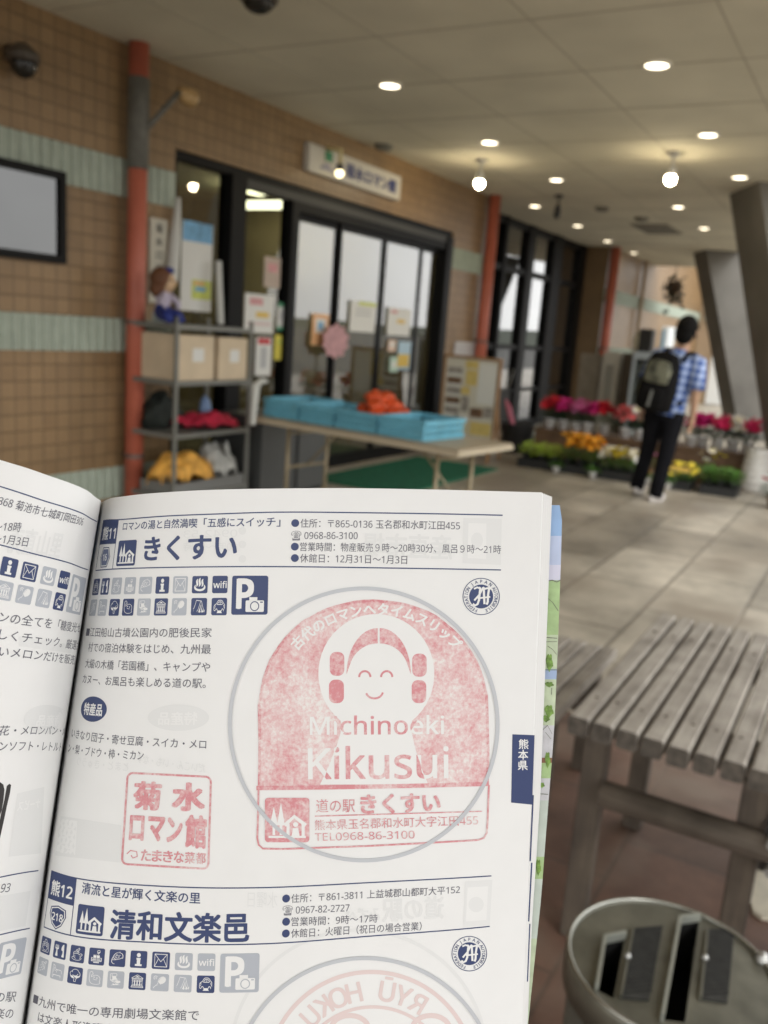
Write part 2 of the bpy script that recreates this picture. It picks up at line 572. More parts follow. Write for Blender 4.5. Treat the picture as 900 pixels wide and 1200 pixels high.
# far end of the arcade
M_peach = mat('peach_wall', (.36,.26,.165), .8, var=.1, vscale=1)
far = thing('end_building', (24, 3.5, 0), 'pale building with a white door closing the far end of the arcade', 'building')
mb = MB(); mb.box((24,2.95,-.05),(24.3,YW-.01,6.5), M_peach); mb.build('wall', far)
mb = MB(); mb.box((23.95,3.3,.02),(23.995,4.0,2.1), mat('white_door', (.75,.76,.75), .5)); mb.build('door', far)
mb = MB(); mb.box((23.9,3.3,2.15),(23.99,4.3,2.42), mat('teal_panel', (.4,.52,.5), .5)); mb.build('door_sign', far)

# tiled building across the open side (seen in the shop glass)
opp = thing('opposite_building', (11.5,-3.2,0), 'brown tiled building with a green band across the open side, mirrored in the shop glass', 'building')
mb = MB()
mb.rings([[(10.4,-3.2,z0),(x1,-3.2,z0),(x1,-3.6,z0),(10.4,-3.6,z0)] for z0, x1 in ((-.05,14.6),(5.2,16.1))], M_tile); mb.build('wall', opp)
mb = MB(); mb.rings([[(10.4,-3.19,z0),(x1,-3.19,z0),(x1,-3.199,z0),(10.4,-3.199,z0)] for z0, x1 in ((2.1,15.2),(2.5,15.3))], M_band); mb.build('rib_band', opp)

# steel drain columns painted salmon
M_red = mat('salmon_paint', (.47,.125,.075), .45, var=.12, vscale=5)
M_lag = mat('grey_wrap', (.15,.145,.125), .8, var=.15, vscale=20)
M_clamp = mat('clamp_steel', (.18,.12,.1), .5, .4)
for i, (px, py, rr, lab) in enumerate(((160,300,.062,'salmon red pipe column with grey wrapped top section beside the wooden sign'),
                                  (571,330,.07,'salmon red pipe column behind the photo menu board'),
                                  (715,350,.085,'salmon red pipe column farthest down the arcade past the dark windows'))):
    p = ony(px, py, YW-.1)
    t = thing('pipe_column', (p[0],p[1],0), lab, 'column', 'salmon pipe columns along the shop front')
    mb = MB(); zs = [0, 2.2, 2.2, 2.8, 2.8, ZT-.002]
    mb.tube([(p[0],p[1],0),(p[0],p[1],ZT-.001)], rr, M_red, 16); mb.build('pipe', t, True)
    if i == 0:
        mb = MB(); mb.tube([(p[0],p[1],2.24),(p[0],p[1],2.78)], rr+.006, M_lag, 16); mb.build('wrap', t, True)
    for z in (.38, 1.27):
        mb = MB(); mb.tube([(p[0],p[1],z),(p[0],p[1],z+.03)], rr+.008, M_clamp, 16); mb.bar((p[0],p[1],z+.015),(p[0],YW-.004,z+.015),.03,.02,M_clamp); mb.build('clamp', t)
PX1 = ony(160,300,YW-.1)

# slanted concrete pillars at the open side
M_conc = mat('raw_concrete', (.172,.163,.146), .85, var=.22, vscale=1.6, bump=.2)
M_concd = mat('blue_grey_concrete', (.10,.105,.11), .8, var=.2, vscale=1.5)
def pillar(tx, ty, bx, by, a, b, yaw, mt, lab):
    t = thing('concrete_pillar', (bx,by,0), lab, 'pillar', 'slanting concrete pillars on the open side')
    mb = MB(); c_, s_ = math.cos(yaw), math.sin(yaw)
    rings = []
    for k in range(7):
        u = k/6
        cx, cy = bx+(tx-bx)*u, by+(ty-by)*u
        rings.append([(cx+c_*x-s_*y, cy+s_*x+c_*y, ZT*u-.02*(u == 0)) for x,y in ((-a,-b),(a,-b),(a,b),(-a,b))])
    mb.rings(rings, mt); mb.build('shaft', t)
    mb = MB(); mb.rings([[(bx+c_*x-s_*y, by+s_*x+c_*y, z) for x,y in ((-a-.02,-b-.02),(a+.02,-b-.02),(a+.02,b+.02),(-a-.02,b+.02))] for z in (0,.06)], mt); mb.build('foot', t)
pillar(9.8,1.17, 9.8,.30, .40,.42, R(28), M_conc, 'near slanting concrete pillar cut by the right edge of the picture')
pillar(15.75,2.72, 15.75,1.75, .34,.36, R(28), M_conc, 'slanting concrete pillar right behind the standing person')
pillar(17.6,2.2, 17.6,1.2, .3,.5, R(20), M_concd, 'dark blue grey slanting pillar seen between two lighter pillars')

# =================================================================== CEILING FITTINGS
M_lens = mat('downlight_lens', (.9,.88,.8), .4, emit=((1,.86,.62), 7))
M_trim = mat('white_trim', (.75,.74,.7), .4)
dl = [(457,99),(770,75),(574,166),(652,210),(627,241),(677,264),(712,282),(743,296),(830,157),(867,207),(795,242),(825,267)]
dlabs = ['round recessed downlight nearest the shop sign','large round downlight nearest the top right corner','round downlight just above the left spotlight','round downlight right of the left spotlight in the middle row',
 'round downlight close over the dark window front, first of its row','round downlight close over the dark window front, second of its row','round downlight over the dark window front, third of its row','farthest small downlight beside the last salmon pipe',
 'round downlight above and right of the bright spotlight','round downlight next to the top of the near pillar','round downlight just below the bright spotlight','small downlight above the farther pillar']
proto = None
for (px, py), lb in zip(dl, dlabs):
    p = onz(px, py, ZT)
    if proto is None:
        proto = thing('downlight', (p[0],p[1],ZT), lb, 'downlight', 'recessed downlights in the arcade ceiling')
        mb = MB(); n = 24
        r0 = [(p[0]+.085*math.cos(2*math.pi*i/n), p[1]+.085*math.sin(2*math.pi*i/n), ZT-.001) for i in range(n)]
        r1 = [(p[0]+.08*math.cos(2*math.pi*i/n), p[1]+.08*math.sin(2*math.pi*i/n), ZT-.014) for i in range(n)]
        r2 = [(p[0]+.068*math.cos(2*math.pi*i/n), p[1]+.068*math.sin(2*math.pi*i/n), ZT-.014) for i in range(n)]
        r3 = [(p[0]+.066*math.cos(2*math.pi*i/n), p[1]+.066*math.sin(2*math.pi*i/n), ZT-.006) for i in range(n)]
        mb.rings([r0,r1,r2,r3], M_trim, False); mb.build('trim_ring', proto, True)
        mb = MB(); mb.rings([[(q[0],q[1],ZT-.005) for q in r3],[(q[0],q[1],ZT-.008) for q in r3]], M_lens); mb.build('lens', proto)
    else:
        c_ = copy_tree(proto); c_.location = (p[0],p[1],ZT); tag(c_, lb)
M_bulb = mat('spot_bulb', (1,.95,.8), .3, emit=((1,.84,.55), 150))
M_off = mat('spot_dark', (.04,.04,.04), .4)
for (px, py, lit, lb) in ((562,213,True,'lit ceiling spotlight hanging left, above the pipe column'),(786,208,True,'brightest ceiling spotlight hanging at the right'),(653,250,False,'small dark unlit ceiling spotlight over the dark windows')):
    p = onz(px, py, ZT-.2)
    t = thing('spotlight', (p[0],p[1],ZT), lb, 'spotlight', None)
    mb = MB(); mb.tube([(p[0],p[1],ZT-.03),(p[0],p[1],ZT-.001)], .05, M_trim if lit else M_off, 14); mb.tube([(p[0],p[1],ZT-.12),(p[0],p[1],ZT-.03)], .012, M_trim if lit else M_off, 8); mb.build('mount', t)
    mb = MB()
    mb.rings([[(p[0]+r_*math.cos(a), p[1]+r_*math.sin(a), ZT-z) for a in [2*math.pi*i/14 for i in range(14)]] for r_, z in ((.025,.11),(.035,.14),(.040,.19))], M_trim if lit else M_off, True)
    mb.build('housing', t, True)
    mb = MB(); mb.ell((p[0],p[1],ZT-.215), (.042,.042,.045), M_bulb if lit else M_off, 14, 10); mb.build('bulb', t, True)
for (px, py, lb) in ((450,170,'small grey ceiling detector above the shop sign'),(706,243,'small grey ceiling detector in the middle of the ceiling'),(752,255,'flat dark ceiling vent farther along')):
    p = onz(px, py, ZT)
    mb = MB(); mb.rings([[(p[0]+r_*math.cos(a), p[1]+r_*math.sin(a), ZT-z) for a in [2*math.pi*i/16 for i in range(16)]] for r_, z in ((.09,.001),(.09,.02),(.06,.045))], mat('detector_grey', (.2,.19,.16), .6))
    tag(mb.build('smoke_detector', at=(p[0],p[1],ZT)), lb, 'detector')
p = onz(770,268,ZT)
mb = MB(); mb.box((p[0]-.5,p[1]-.25,ZT-.015),(p[0]+.5,p[1]+.25,ZT-.001), mat('vent_grey', (.28,.26,.21), .7))
for k in range(8): mb.box((p[0]-.46,p[1]-.22+k*.058,ZT-.02),(p[0]+.46,p[1]-.20+k*.058,ZT-.0155), mat('vent_slot', (.1,.09,.08), .7))
tag(mb.build('ceiling_vent', at=(p[0],p[1],ZT)), 'rectangular grey louvre vent in the far ceiling', 'vent')
# dome in the top edge
M_dome = mat('dome_smoke', (.02,.018,.015), .15)
p = onz(303,1,ZT-.03)
mb = MB(); mb.tube([(p[0],p[1],ZT-.03),(p[0],p[1],ZT-.001)], .10, mat('dome_base', (.14,.12,.09), .5), 20)
t = thing('ceiling_dome', (p[0],p[1],ZT), 'dark round dome fitting on the ceiling at the top edge of the picture', 'dome camera')
mb.build('base', t); mb = MB(); mb.ell((p[0],p[1],ZT-.03),(.085,.085,.06), M_dome, 16, 10); mb.build('dome', t, True)
# wall dome camera
p = ony(26,72,YW-.12)
t = thing('wall_camera', (p[0],YW,p[2]), 'dark dome camera hooded on the brown wall above the high window', 'camera')
mb = MB(); mb.bar((p[0],YW-.001,p[2]+.06),(p[0],YW-.1,p[2]+.06),.05,.05,M_dome); mb.build('bracket', t)
mb = MB(); mb.rings([[(p[0]+r_*math.cos(a), p[1]+r_*math.sin(a), p[2]+z) for a in [2*math.pi*i/18 for i in range(18)]] for r_, z in ((.03,.09),(.085,.05),(.09,-.0))], mat('dome_hood', (.07,.055,.04), .45)); mb.build('hood', t, True)
mb = MB(); mb.ell((p[0]+.01,p[1],p[2]-.01),(.072,.072,.075), M_dome, 16, 10); mb.build('dome', t, True)
# bracket spotlight on the pipe
a = ony(171,152,YW-.16); b = ony(210,108,YW-.2); c2 = ony(222,114,YW-.2)
t = thing('arm_spotlight', (PX1[0],PX1[1],2.4), 'unlit spotlight on a grey arm clamped to the nearest pipe column', 'lamp')
mb = MB(); mb.tube([(PX1[0]+.06,PX1[1],a[2]-.02), a, b], .018, M_lag, 8); mb.build('arm', t, True)
mb = MB(); mb.tube([b, (b+c2)/2, c2+(c2-b)*.3], [.03,.05,.06], mat('lamp_brass', (.55,.36,.16), .4), 12); mb.build('lamp_head', t, True)

# =================================================================== SIGNS ON THE FRONT
M_sign = mat('sign_white', (.62,.59,.53), .5)
M_paper = mat('poster_white', (.72,.71,.67), .6)
M_navy_s = mat('sign_blue', (.025,.04,.19), .5)
M_green_s = mat('sign_green', (.02,.25,.12), .5)
A = ony(363,166,YW-.06); B = ony(472,187,YW-.06); C_ = ony(363,200,YW-.06)
zA, zC = A[2]-.0, C_[2]-.0
t = thing('shop_sign', (A[0],YW,zC), 'white shop sign board with blue lettering above the glass doors', 'sign')
mb = MB(); mb.box((A[0],YW-.06,zC),(B[0],YW-.001,zA+.0), M_sign); mb.build('board', t, bevel=.005)
mb = MB(); W_ = B[0]-A[0]; hh = zA-zC
flat_text(mb, '菊水ロマン館', (A[0]+W_*.36, YW-.064, zC+hh*.28), (1,0,0), (0,0,1), hh*.55, M_navy_s, W_*.58, .05)
mb.build('lettering', t)
mb = MB()
mb.box((A[0]+W_*.15,YW-.066,zC+hh*.55),(A[0]+W_*.22,YW-.061,zC+hh*.9), M_green_s)
mb.box((A[0]+W_*.11,YW-.066,zC+hh*.2),(A[0]+W_*.24,YW-.061,zC+hh*.3), mat('sign_lilac', (.35,.34,.45), .5))
mb.box((A[0]+W_*.14,YW-.066,zC+hh*.32),(A[0]+W_*.2,YW-.061,zC+hh*.44), MATS['sign_lilac'])
mb.build('emblem', t)
p0 = ony(398,200,YW-.2)
mb = MB(); mb.tube([(p0[0],YW-.065,p0[2]+.18),(p0[0],YW-.2,p0[2]+.16),(p0[0],YW-.2,p0[2]+.05)], .02, mat('brass_arm', (.8,.68,.36), .4), 8)
t = thing('sign_lamp', (p0[0],YW-.07,p0[2]), 'small lit lamp on a brass arm in front of the shop sign', 'lamp')
mb.build('arm', t, True)
mb = MB(); mb.tube([(p0[0],YW-.2,p0[2]+.05),(p0[0],YW-.2,p0[2]+.0)], .03, M_off, 10); mb.build('socket', t)
mb = MB(); mb.ell((p0[0],YW-.2,p0[2]-.02),(.035,.035,.035), mat('warm_bulb', (1,.9,.7), .3, emit=((1,.85,.5), 4)), 12, 8); mb.build('bulb', t, True)
# vertical wooden name board
A = ony(174,254,YW-.03); B = ony(197,356,YW-.03)
t = thing('name_board', (A[0],YW,B[2]), 'tall narrow cream name board with vertical black characters beside the red pipe', 'sign')
mb = MB(); mb.box((A[0]+.02,YW-.03,B[2]),(B[0]-.02,YW-.001,A[2]), mat('cream_board', (.55,.52,.43), .6, var=.08, vscale=6)); mb.build('board', t)
hb = A[2]-B[2]
for k, ch in enumerate('菊水ロマン館'):
    mb = MB()
    flat_text(mb, ch, ((A[0]+B[0])/2, YW-.033, A[2]-hb*(.11+k*.158)), (1,0,0), (0,0,1), hb*.12, M_off, None, .01, 'c')
    mb.build('lettering', t)

def poster(px0, py0, px1, py1, y, lab, parts, name='poster', cat='poster', base=None, th=.006):
    """flat sheet stuck at plane y, given by two opposite photo corners; parts = (u0,v0,u1,v1,material) bands"""
    a, b = ony(px0, py0, y), ony(px1, py1, y)
    x0, x1, zt, zb = a[0], b[0], a[2], b[2]
    mb = MB(); mb.box((x0,y-th,zb),(x1,y-.0005,zt), base or M_paper)
    for ip, (u0,v0,u1,v1,mt) in enumerate(parts):
        if isinstance(mt, str):
            flat_text(mb, mt, (x0+(x1-x0)*u0, y-th-.002, zt-(zt-zb)*v1), (1,0,0), (0,0,1), (zt-zb)*(v1-v0), MATS[u1] if isinstance(u1, str) else M_off, (x1-x0)*.7)
        else:
            mb.box((x0+(x1-x0)*u0,y-th-.0015-.0008*ip,zt-(zt-zb)*v1),(x0+(x1-x0)*u1,y-th-.0002,zt-(zt-zb)*v0), mt)
    o = mb.build(name, at=((x0+x1)/2,y,zb))
    return tag(o, lab, cat)
M_sky = mat('poster_sky_blue', (.16,.38,.6), .5, var=.25, vscale=12)
M_lime = mat('poster_lime', (.55,.6,.12), .5, var=.15, vscale=20)
M_pink = mat('poster_pink', (.62,.3,.3), .5, var=.2, vscale=20)
M_orange = mat('poster_orange', (.75,.42,.2), .5, var=.15, vscale=20)
M_grn = mat('poster_green', (.08,.3,.16), .5)
M_yel = mat('poster_yellow', (.72,.62,.1), .5, var=.1, vscale=20)
M_redp = mat('poster_red', (.55,.06,.07), .5)
M_gold = mat('poster_gold', (.7,.48,.1), .5)
M_dk = mat('poster_dark', (.08,.07,.07), .6)
M_lgrey = mat('poster_grey', (.45,.45,.45), .6)
G1 = YW+.055
poster(213,257,246,366,G1,'tall white poster with blue sky top and lime lower half, in the left window',
       [(.02,.0,.98,.22,M_sky),(.35,.64,.98,.86,M_lime),(.45,.72,.8,.77,M_sky),(.4,.66,.75,.70,M_orange)])
poster(287,343,319,391,YW+.056,'white notice with pink heading and gold label in the second window',
       [(.15,.1,.6,.28,M_pink),(.38,.45,.82,.6,M_gold),(.1,.72,.9,.8,mat('poster_faint_pink', (.65,.5,.48), .5))])
poster(310,300,327,338,YW+.057,'small pale pink leaflet high in the second window',[(.2,.2,.8,.5,M_pink)], base=mat('leaflet_beige', (.5,.4,.33), .6))
poster(325,354,339,388,YW+.058,'white notice edged green beside the door frame',[(0,0,1,.16,M_grn),(0,.86,1,1,M_grn),(.2,.3,.8,.6,M_lgrey)])
poster(322,392,337,422,YW+.059,'bright yellow notice under the green edged one',[(.15,.2,.85,.35,M_lime)], base=M_yel)
poster(300,395,316,440,YW+.0575,'narrow white banner with a red top left of the yellow notice',[(.1,.02,.9,.18,M_redp),(.3,.25,.7,.8,M_lgrey)])
poster(366,367,383,405,YW+.07,'orange framed leaflet on the leftmost door leaf',[(.2,.15,.8,.6,M_paper),(.35,.25,.65,.5,M_sky)], base=M_orange)
poster(411,352,438,390,YW+.047,'large white notice with pale yellow top on the second door leaf',[(.3,.0,1,.12,M_lime),(.2,.25,.8,.3,M_lgrey),(.2,.4,.8,.45,M_lgrey)])
poster(455,360,479,394,YW+.047,'white notice with a small gold crest on the third door leaf',[(.1,.08,.4,.2,M_pink),(.4,.4,.75,.55,M_gold)])
poster(455,398,463,412,YW+.046,'tiny peach sticker low on the third door leaf',[(.2,.2,.8,.6,M_paper)], base=mat('sticker_peach', (.7,.5,.38), .5))
poster(467,400,479,433,YW+.046,'small blue and gold leaflet low on the third door leaf',[(.0,.45,.9,.9,M_gold)], base=mat('leaflet_blue', (.4,.55,.65), .5))
poster(457,418,465,436,YW+.045,'tiny pale green sticker low on the third door leaf',[(.2,.3,.8,.7,M_paper)], base=mat('sticker_green', (.45,.6,.5), .5))
poster(533,400,556,432,YW-.013,'pale grey sheet of paper taped up over the menu board',[(.15,.2,.85,.24,M_lgrey),(.15,.35,.85,.39,M_lgrey),(.15,.5,.7,.54,M_lgrey)], base=mat('sheet_grey', (.55,.53,.52), .6))
# pink starburst card
c = ony(395,400,YW-.03); rr = .23
mb = MB(); pts = [(c[0]+rr*(1 if k % 2 else .82)*math.cos(math.pi*k/10)*1.0, c[2]+rr*.72*(1 if k % 2 else .82)*math.sin(math.pi*k/10)) for k in range(20)]
mb.rings([[(x,YW-.02,z) for x,z in pts],[(x,YW-.012,z) for x,z in pts]], mat('card_pink', (.5,.27,.28), .6, var=.25, vscale=14))
mb.box((c[0]-.01,YW-.016,c[2]-.9),(c[0]+.01,YW-.010,c[2]), M_dk)
tag(mb.build('starburst_card', at=(c[0],YW-.01,c[2])), 'pink starburst price card standing before the first door leaf', 'card')

# =================================================================== SHELF RACK AND GOODS
M_rack = mat('rack_steel', (.22,.22,.2), .5, .3)
M_card = mat('cardboard', (.62,.50,.35), .8, var=.08, vscale=6)
M_cardd = mat('brown_cardboard', (.36,.2,.09), .8, var=.1, vscale=6)
YS = 3.95                                # rack front plane
rx0, rx1 = onx(0,0,1)[0]*0+ony(206,450,YS)[0], ony(292,450,YS)[0]
rx00 = rx0
levels = [ony(240,382,YS)[2], ony(240,446,YS)[2], ony(240,506,YS)[2], ony(240,575,YS)[2]]
t = thing('display_rack', ((rx0+rx1)/2, 4.15, 0), 'grey steel rack with four shelves standing before the left window', 'rack')
for (x, y) in ((rx0,YS),(rx1,YS),(rx0,YW-.1),(rx1,YW-.1)):
    mb = MB(); mb.box((x-.011,y-.011,0),(x+.011,y+.011,levels[0]+.05), M_rack); mb.build('post', t)
for z in levels:
    mb = MB(); mb.box((rx00-.014,YS-.012,z-.03),(rx1+.014,YW-.085,z-.002), M_rack); mb.build('shelf', t)
rxw = rx1-rx0
def carton(x0, x1, y0, y1, z, h, mt, lab, label_mt=None):
    t = thing('carton', ((x0+x1)/2,(y0+y1)/2,z), lab, 'box', 'cardboard boxes on the rack')
    mb = MB(); mb.box((x0,y0,z),(x1,y1,z+h), mt); mb.build('box', t, bevel=.004)
    mb = MB(); mb.box(((x0+x1)/2-.03,y0+.01,z+h),((x0+x1)/2+.03,y1-.01,z+h+.0015), mat('packing_tape', (.5,.42,.28), .3)); mb.build('tape', t)
    if label_mt:
        mb = MB(); w_ = (x1-x0); mb.box((x0+w_*.38,y0-.002,z+h*.42),(x0+w_*.7,y0-.0005,z+h*.72), label_mt); mb.build('label', t)
h1 = levels[0]-levels[1]-.05
carton(rx0+.03, rx0+rxw*.50, YS+.01, YS+.34, levels[1], h1*.95, M_card, 'tan cardboard box with a white label, nearer the red pipe column', M_paper)
carton(rx0+rxw*.56, rx1-.02, YS+.01, YS+.34, levels[1], h1*.93, M_card, 'tan cardboard box with a white label at the right end of the rack', M_paper)
# clutter on the rack
def lump(name, c, r, mt, lab, cat, seed=0, amp=.18, extra=None):
    rg = random.Random(seed)
    mb = MB(); nu, nv = 20, 12
    ph = [rg.uniform(0,6) for _ in range(6)]
    vv = []; ff = []
    for i in range(nv+1):
        tt = math.pi*i/nv
        for j in range(nu):
            p = 2*math.pi*j/nu
            k = 1+amp*(math.sin(3*p+ph[0])*math.sin(2*tt+ph[1])+.6*math.sin(5*p+ph[2])*math.sin(4*tt+ph[3])+.4*math.sin(9*p+ph[4])*math.sin(7*tt))
            q = [r[0]*math.sin(tt)*math.cos(p)*k, r[1]*math.sin(tt)*math.sin(p)*k, r[2]*math.cos(tt)*k]
            q[2] = max(q[2], -r[2]*.8)
            vv.append((c[0]+q[0], c[1]+q[1], c[2]+r[2]*.8+q[2]))
    for i in range(nv):
        for j in range(nu): ff.append((i*nu+j,(i+1)*nu+j,(i+1)*nu+(j+1)%nu,i*nu+(j+1)%nu))
    mb.add(vv, ff, mt)
    o = mb.build(name, at=(c[0],c[1],c[2]), smooth=True)
    return tag(o, lab, cat)
M_crim = mat('crimson_cloth', (.50,.015,.05), .8, var=.2, vscale=15)
def cloth_heap(name, c, wx, wy, h, mt, lab, cat, seed, fold=.5):
    """soft folded heap: a draped height field with creases, closed underneath"""
    rg = np.random.default_rng(seed); n = 34
    gx, gy = np.meshgrid(np.linspace(-1,1,n), np.linspace(-1,1,n))
    rr_ = np.sqrt(gx**2+gy**2); base = np.clip(1-rr_**3.2, 0, 1)**.45
    f_ = np.zeros_like(gx)
    for k in range(7):
        a = rg.uniform(0,3.14); fr_ = rg.uniform(2.5,8); f_ += np.abs(np.sin(fr_*(gx*np.cos(a)+gy*np.sin(a))+rg.uniform(0,6)))*rg.uniform(.4,1)/fr_*2.2
    f_ -= f_.mean()
    z = h*base*(1+fold*f_)
    mb = MB(); vv = [(c[0]+wx*gx[i,k]*(1+.08*np.sin(5*gy[i,k])), c[1]+wy*gy[i,k], c[2]+max(.002, z[i,k])) for i in range(n) for k in range(n)]
    vv = [v for v in vv]
    fs = [(i*n+k,i*n+k+1,(i+1)*n+k+1,(i+1)*n+k) for i in range(n-1) for k in range(n-1) if min(base[i,k],base[i,k+1],base[i+1,k],base[i+1,k+1]) > 0 or rr_[i,k] < 1]
    mb.add(vv, fs, mt)
    return tag(mb.build(name, at=(c[0],c[1],c[2]), smooth=True), lab, cat)
cloth_heap('cloth_bundle', (rx0+rxw*.66, YS+.17, levels[2]), .30, .17, .095, M_crim, 'crimson cloth bundle on the second lowest rack shelf', 'cloth', 3)
lump('dark_sack', (rx0+rxw*.25, YS+.3, levels[2]), (.15,.09,.12), mat('dark_green_bag', (.012,.016,.012), .8, var=.4, vscale=25), 'dark green sack behind the crimson cloth bundle', 'sack', 5, .3)
lump('small_blue_pack', (rx1-.1, YS+.32, levels[2]), (.045,.045,.11), mat('blue_pack', (.2,.3,.5), .5), 'small pale blue packet behind the crimson bundle', 'packet', 6, .08)
M_oran = mat('orange_netting', (.80,.40,.07), .7, var=.3, vscale=16)
M_clear = mat('silver_bag', (.46,.46,.43), .35, var=.3, vscale=14)
cloth_heap('produce_bag', (rx0+rxw*.34, YS+.16, levels[3]+.021), .29, .15, .215, M_oran, 'big orange mesh bag in the tray on the lowest rack shelf', 'bag', 8, .35)
cloth_heap('plastic_bag', (rx0+rxw*.80, YS+.16, levels[3]+.021), .18, .15, .22, M_clear, 'crumpled silvery plastic bag right of the orange mesh bag', 'bag', 9, .7)
mb = MB(); x0_, x1_ = rx0+.02, rx1-.02
for (a_, b_) in (((x0_,YS+.0,levels[3]),(x1_,YS+.32,levels[3]+.02)), ((x0_,YS,levels[3]+.02),(x1_,YS+.015,levels[3]+.075)), ((x0_,YS+.305,levels[3]+.02),(x1_,YS+.32,levels[3]+.075)), ((x0_,YS+.015,levels[3]+.02),(x0_+.015,YS+.305,levels[3]+.075)), ((x1_-.015,YS+.015,levels[3]+.02),(x1_,YS+.305,levels[3]+.075))):
    mb.box(a_, b_, mat('tray_grey', (.2,.2,.19), .5))
tag(mb.build('shallow_tray', at=(rx0+.3,YS+.16,levels[3])), 'shallow grey tray holding the orange mesh bag on the lowest shelf', 'tray')
lump('green_sheet_roll', (rx0+.1, YS+.25, levels[0]), (.05,.05,.05), mat('roll_grey', (.4,.45,.42), .6), 'small grey roll behind the doll on the rack top', 'roll', 2, .05)
# doll on the rack top
dx_, dz_ = ony(205,360,YS)[0], levels[0]
dy_ = YS+.1
M_hair = mat('doll_hair', (.13,.05,.02), .7, var=.2, vscale=40)
M_skin_d = mat('doll_skin', (.62,.42,.25), .6)
M_blue = mat('doll_blue', (.015,.03,.2), .7)
M_lil = mat('doll_lilac', (.5,.45,.56), .7)
t = thing('doll', (dx_,dy_,dz_), 'brown haired doll with white top and blue trousers sitting on the rack top', 'doll')
mb = MB(); mb.ell((dx_,dy_,dz_+.15),(.055,.045,.065), M_lil); mb.tube([(dx_+.03,dy_-.02,dz_+.18),(dx_+.075,dy_-.06,dz_+.13),(dx_+.05,dy_-.08,dz_+.10)],[.022,.018,.014],M_lil,8); mb.tube([(dx_-.03,dy_-.02,dz_+.18),(dx_-.07,dy_-.06,dz_+.13),(dx_-.05,dy_-.08,dz_+.10)],[.022,.018,.014],M_lil,8); mb.build('shirt', t, True)
mb = MB(); mb.ell((dx_,dy_,dz_+.075),(.062,.05,.06), M_blue)
for s in (-1,1): mb.tube([(dx_+s*.03,dy_-.01,dz_+.07),(dx_+s*.05,dy_-.09,dz_+.05),(dx_+s*.055,dy_-.11,dz_+.015)],[.034,.03,.026],M_blue,10)
mb.build('trousers', t, True)
mb = MB(); mb.ell((dx_+.015,dy_-.015,dz_+.255),(.056,.056,.062), M_skin_d); mb.ell((dx_+.035,dy_-.07,dz_+.25),(.01,.01,.01), M_skin_d,8,6); mb.ell((dx_+.0,dy_-.065,dz_+.265),(.007,.006,.009), M_off,8,6); mb.ell((dx_+.055,dy_-.055,dz_+.265),(.007,.006,.009), M_off,8,6); mb.build('head', t, True)
mb = MB(); mb.ell((dx_-.015,dy_+.01,dz_+.275),(.075,.07,.075), M_hair); mb.ell((dx_-.03,dy_+.02,dz_+.215),(.055,.05,.06), M_hair); mb.build('hair', t, True)
mb = MB(); mb.ell((dx_+.03,dy_-.0,dz_+.33),(.045,.05,.022), M_blue); mb.build('cap', t, True)
# white folded parasol leaning at the rack / window
p = ony(217,190,YW+.03)
mb = MB(); q0 = ony(201,330,YW-.08); q1 = ony(209,232,YW-.05)
mb.tube([q0,(q0+q1)/2,q1],[.045,.04,.015], mat('banner_white', (.6,.6,.56), .7), 10)
tag(mb.build('rolled_banner', at=tuple(q0)), 'white rolled banner standing upright behind the doll', 'banner')
q0 = ony(258,380,YW-.08); q1 = ony(256,306,YW-.05)
mb = MB(); mb.tube([q0,q1],[.028,.022], MATS['banner_white'], 10)
tag(mb.build('paper_roll', at=tuple(q0)), 'thin white paper roll standing right of the blue topped poster', 'roll')
q0 = ony(296,498,3.7); q1 = ony(300,452,3.75); q2 = ony(312,447,3.78)
mb = MB(); mb.tube([q0,q1,(q1+q2)/2+np.array([0,0,.02]),q2],[.02,.028,.02,.016], MATS['banner_white'], 8)
tag(mb.build('white_umbrella', at=tuple(q0)), 'white hooked umbrella handle hanging between rack and folding table', 'umbrella')
# dark grey cabinet left of the table
M_cab = mat('cabinet_grey', (.055,.057,.056), .5, var=.1, vscale=4)
t = thing('low_cabinet', (5.75,4.15,0), 'dark grey low cabinet standing on the ground under the left end of the folding table', 'cabinet')
mb = MB(); mb.box((5.1,3.95,.03),(6.05,4.36,.66), M_cab); mb.build('body', t, bevel=.01)
mb = MB(); mb.box((5.12,3.93,.06),(5.55,3.948,.62), mat('cabinet_door', (.075,.077,.075), .45)); mb.box((5.6,3.93,.06),(6.03,3.948,.62), MATS['cabinet_door']); mb.build('door', t)
mb = MB(); mb.box((5.1,4.0,0),(6.05,4.3,.029), M_black); mb.build('base', t)

# =================================================================== FOLDING TABLE
M_ttop = mat('table_laminate', (.40,.33,.23), .5, var=.12, vscale=5)
M_tedge = mat('table_edge', (.55,.47,.34), .5)
M_tleg = mat('table_leg_steel', (.33,.27,.17), .4, .3)
ty0, ty1 = 2.10, 3.82; tx0, tx1 = 4.62, 5.28; tz = .70
t = thing('folding_table', ((tx0+tx1)/2,(ty0+ty1)/2,0), 'long folding table with a beige top carrying the blue crates', 'table')
mb = MB(); mb.box((tx0,ty0,tz-.012),(tx1,ty1,tz), M_ttop); mb.build('tabletop', t, bevel=.003)
mb = MB(); mb.box((tx0-.008,ty0-.008,tz-.042),(tx1+.008,ty1+.008,tz-.0125), M_tedge); mb.build('edge_band', t, bevel=.006)
for y in (ty0+.22, ty1-.25):
    for x in (tx0+.12, tx1-.12):
        mb = MB(); mb.tube([(x,y,0),(x,y,tz-.04)], .014, M_tleg, 10); mb.build('leg', t, True)
    
    for z_, r_ in ((.36,.011),(.6,.009)):
        mb = MB(); mb.tube([(tx0+.12,y,z_),(tx1-.12,y,z_)], r_, M_tleg, 8); mb.build('crossbar', t, True)
    mb = MB(); yy = y+(.3 if y < 3 else -.3); mb.tube([(4.95,y,.36),(4.95,yy,tz-.045)], .008, M_tleg, 8); mb.build('brace', t, True)
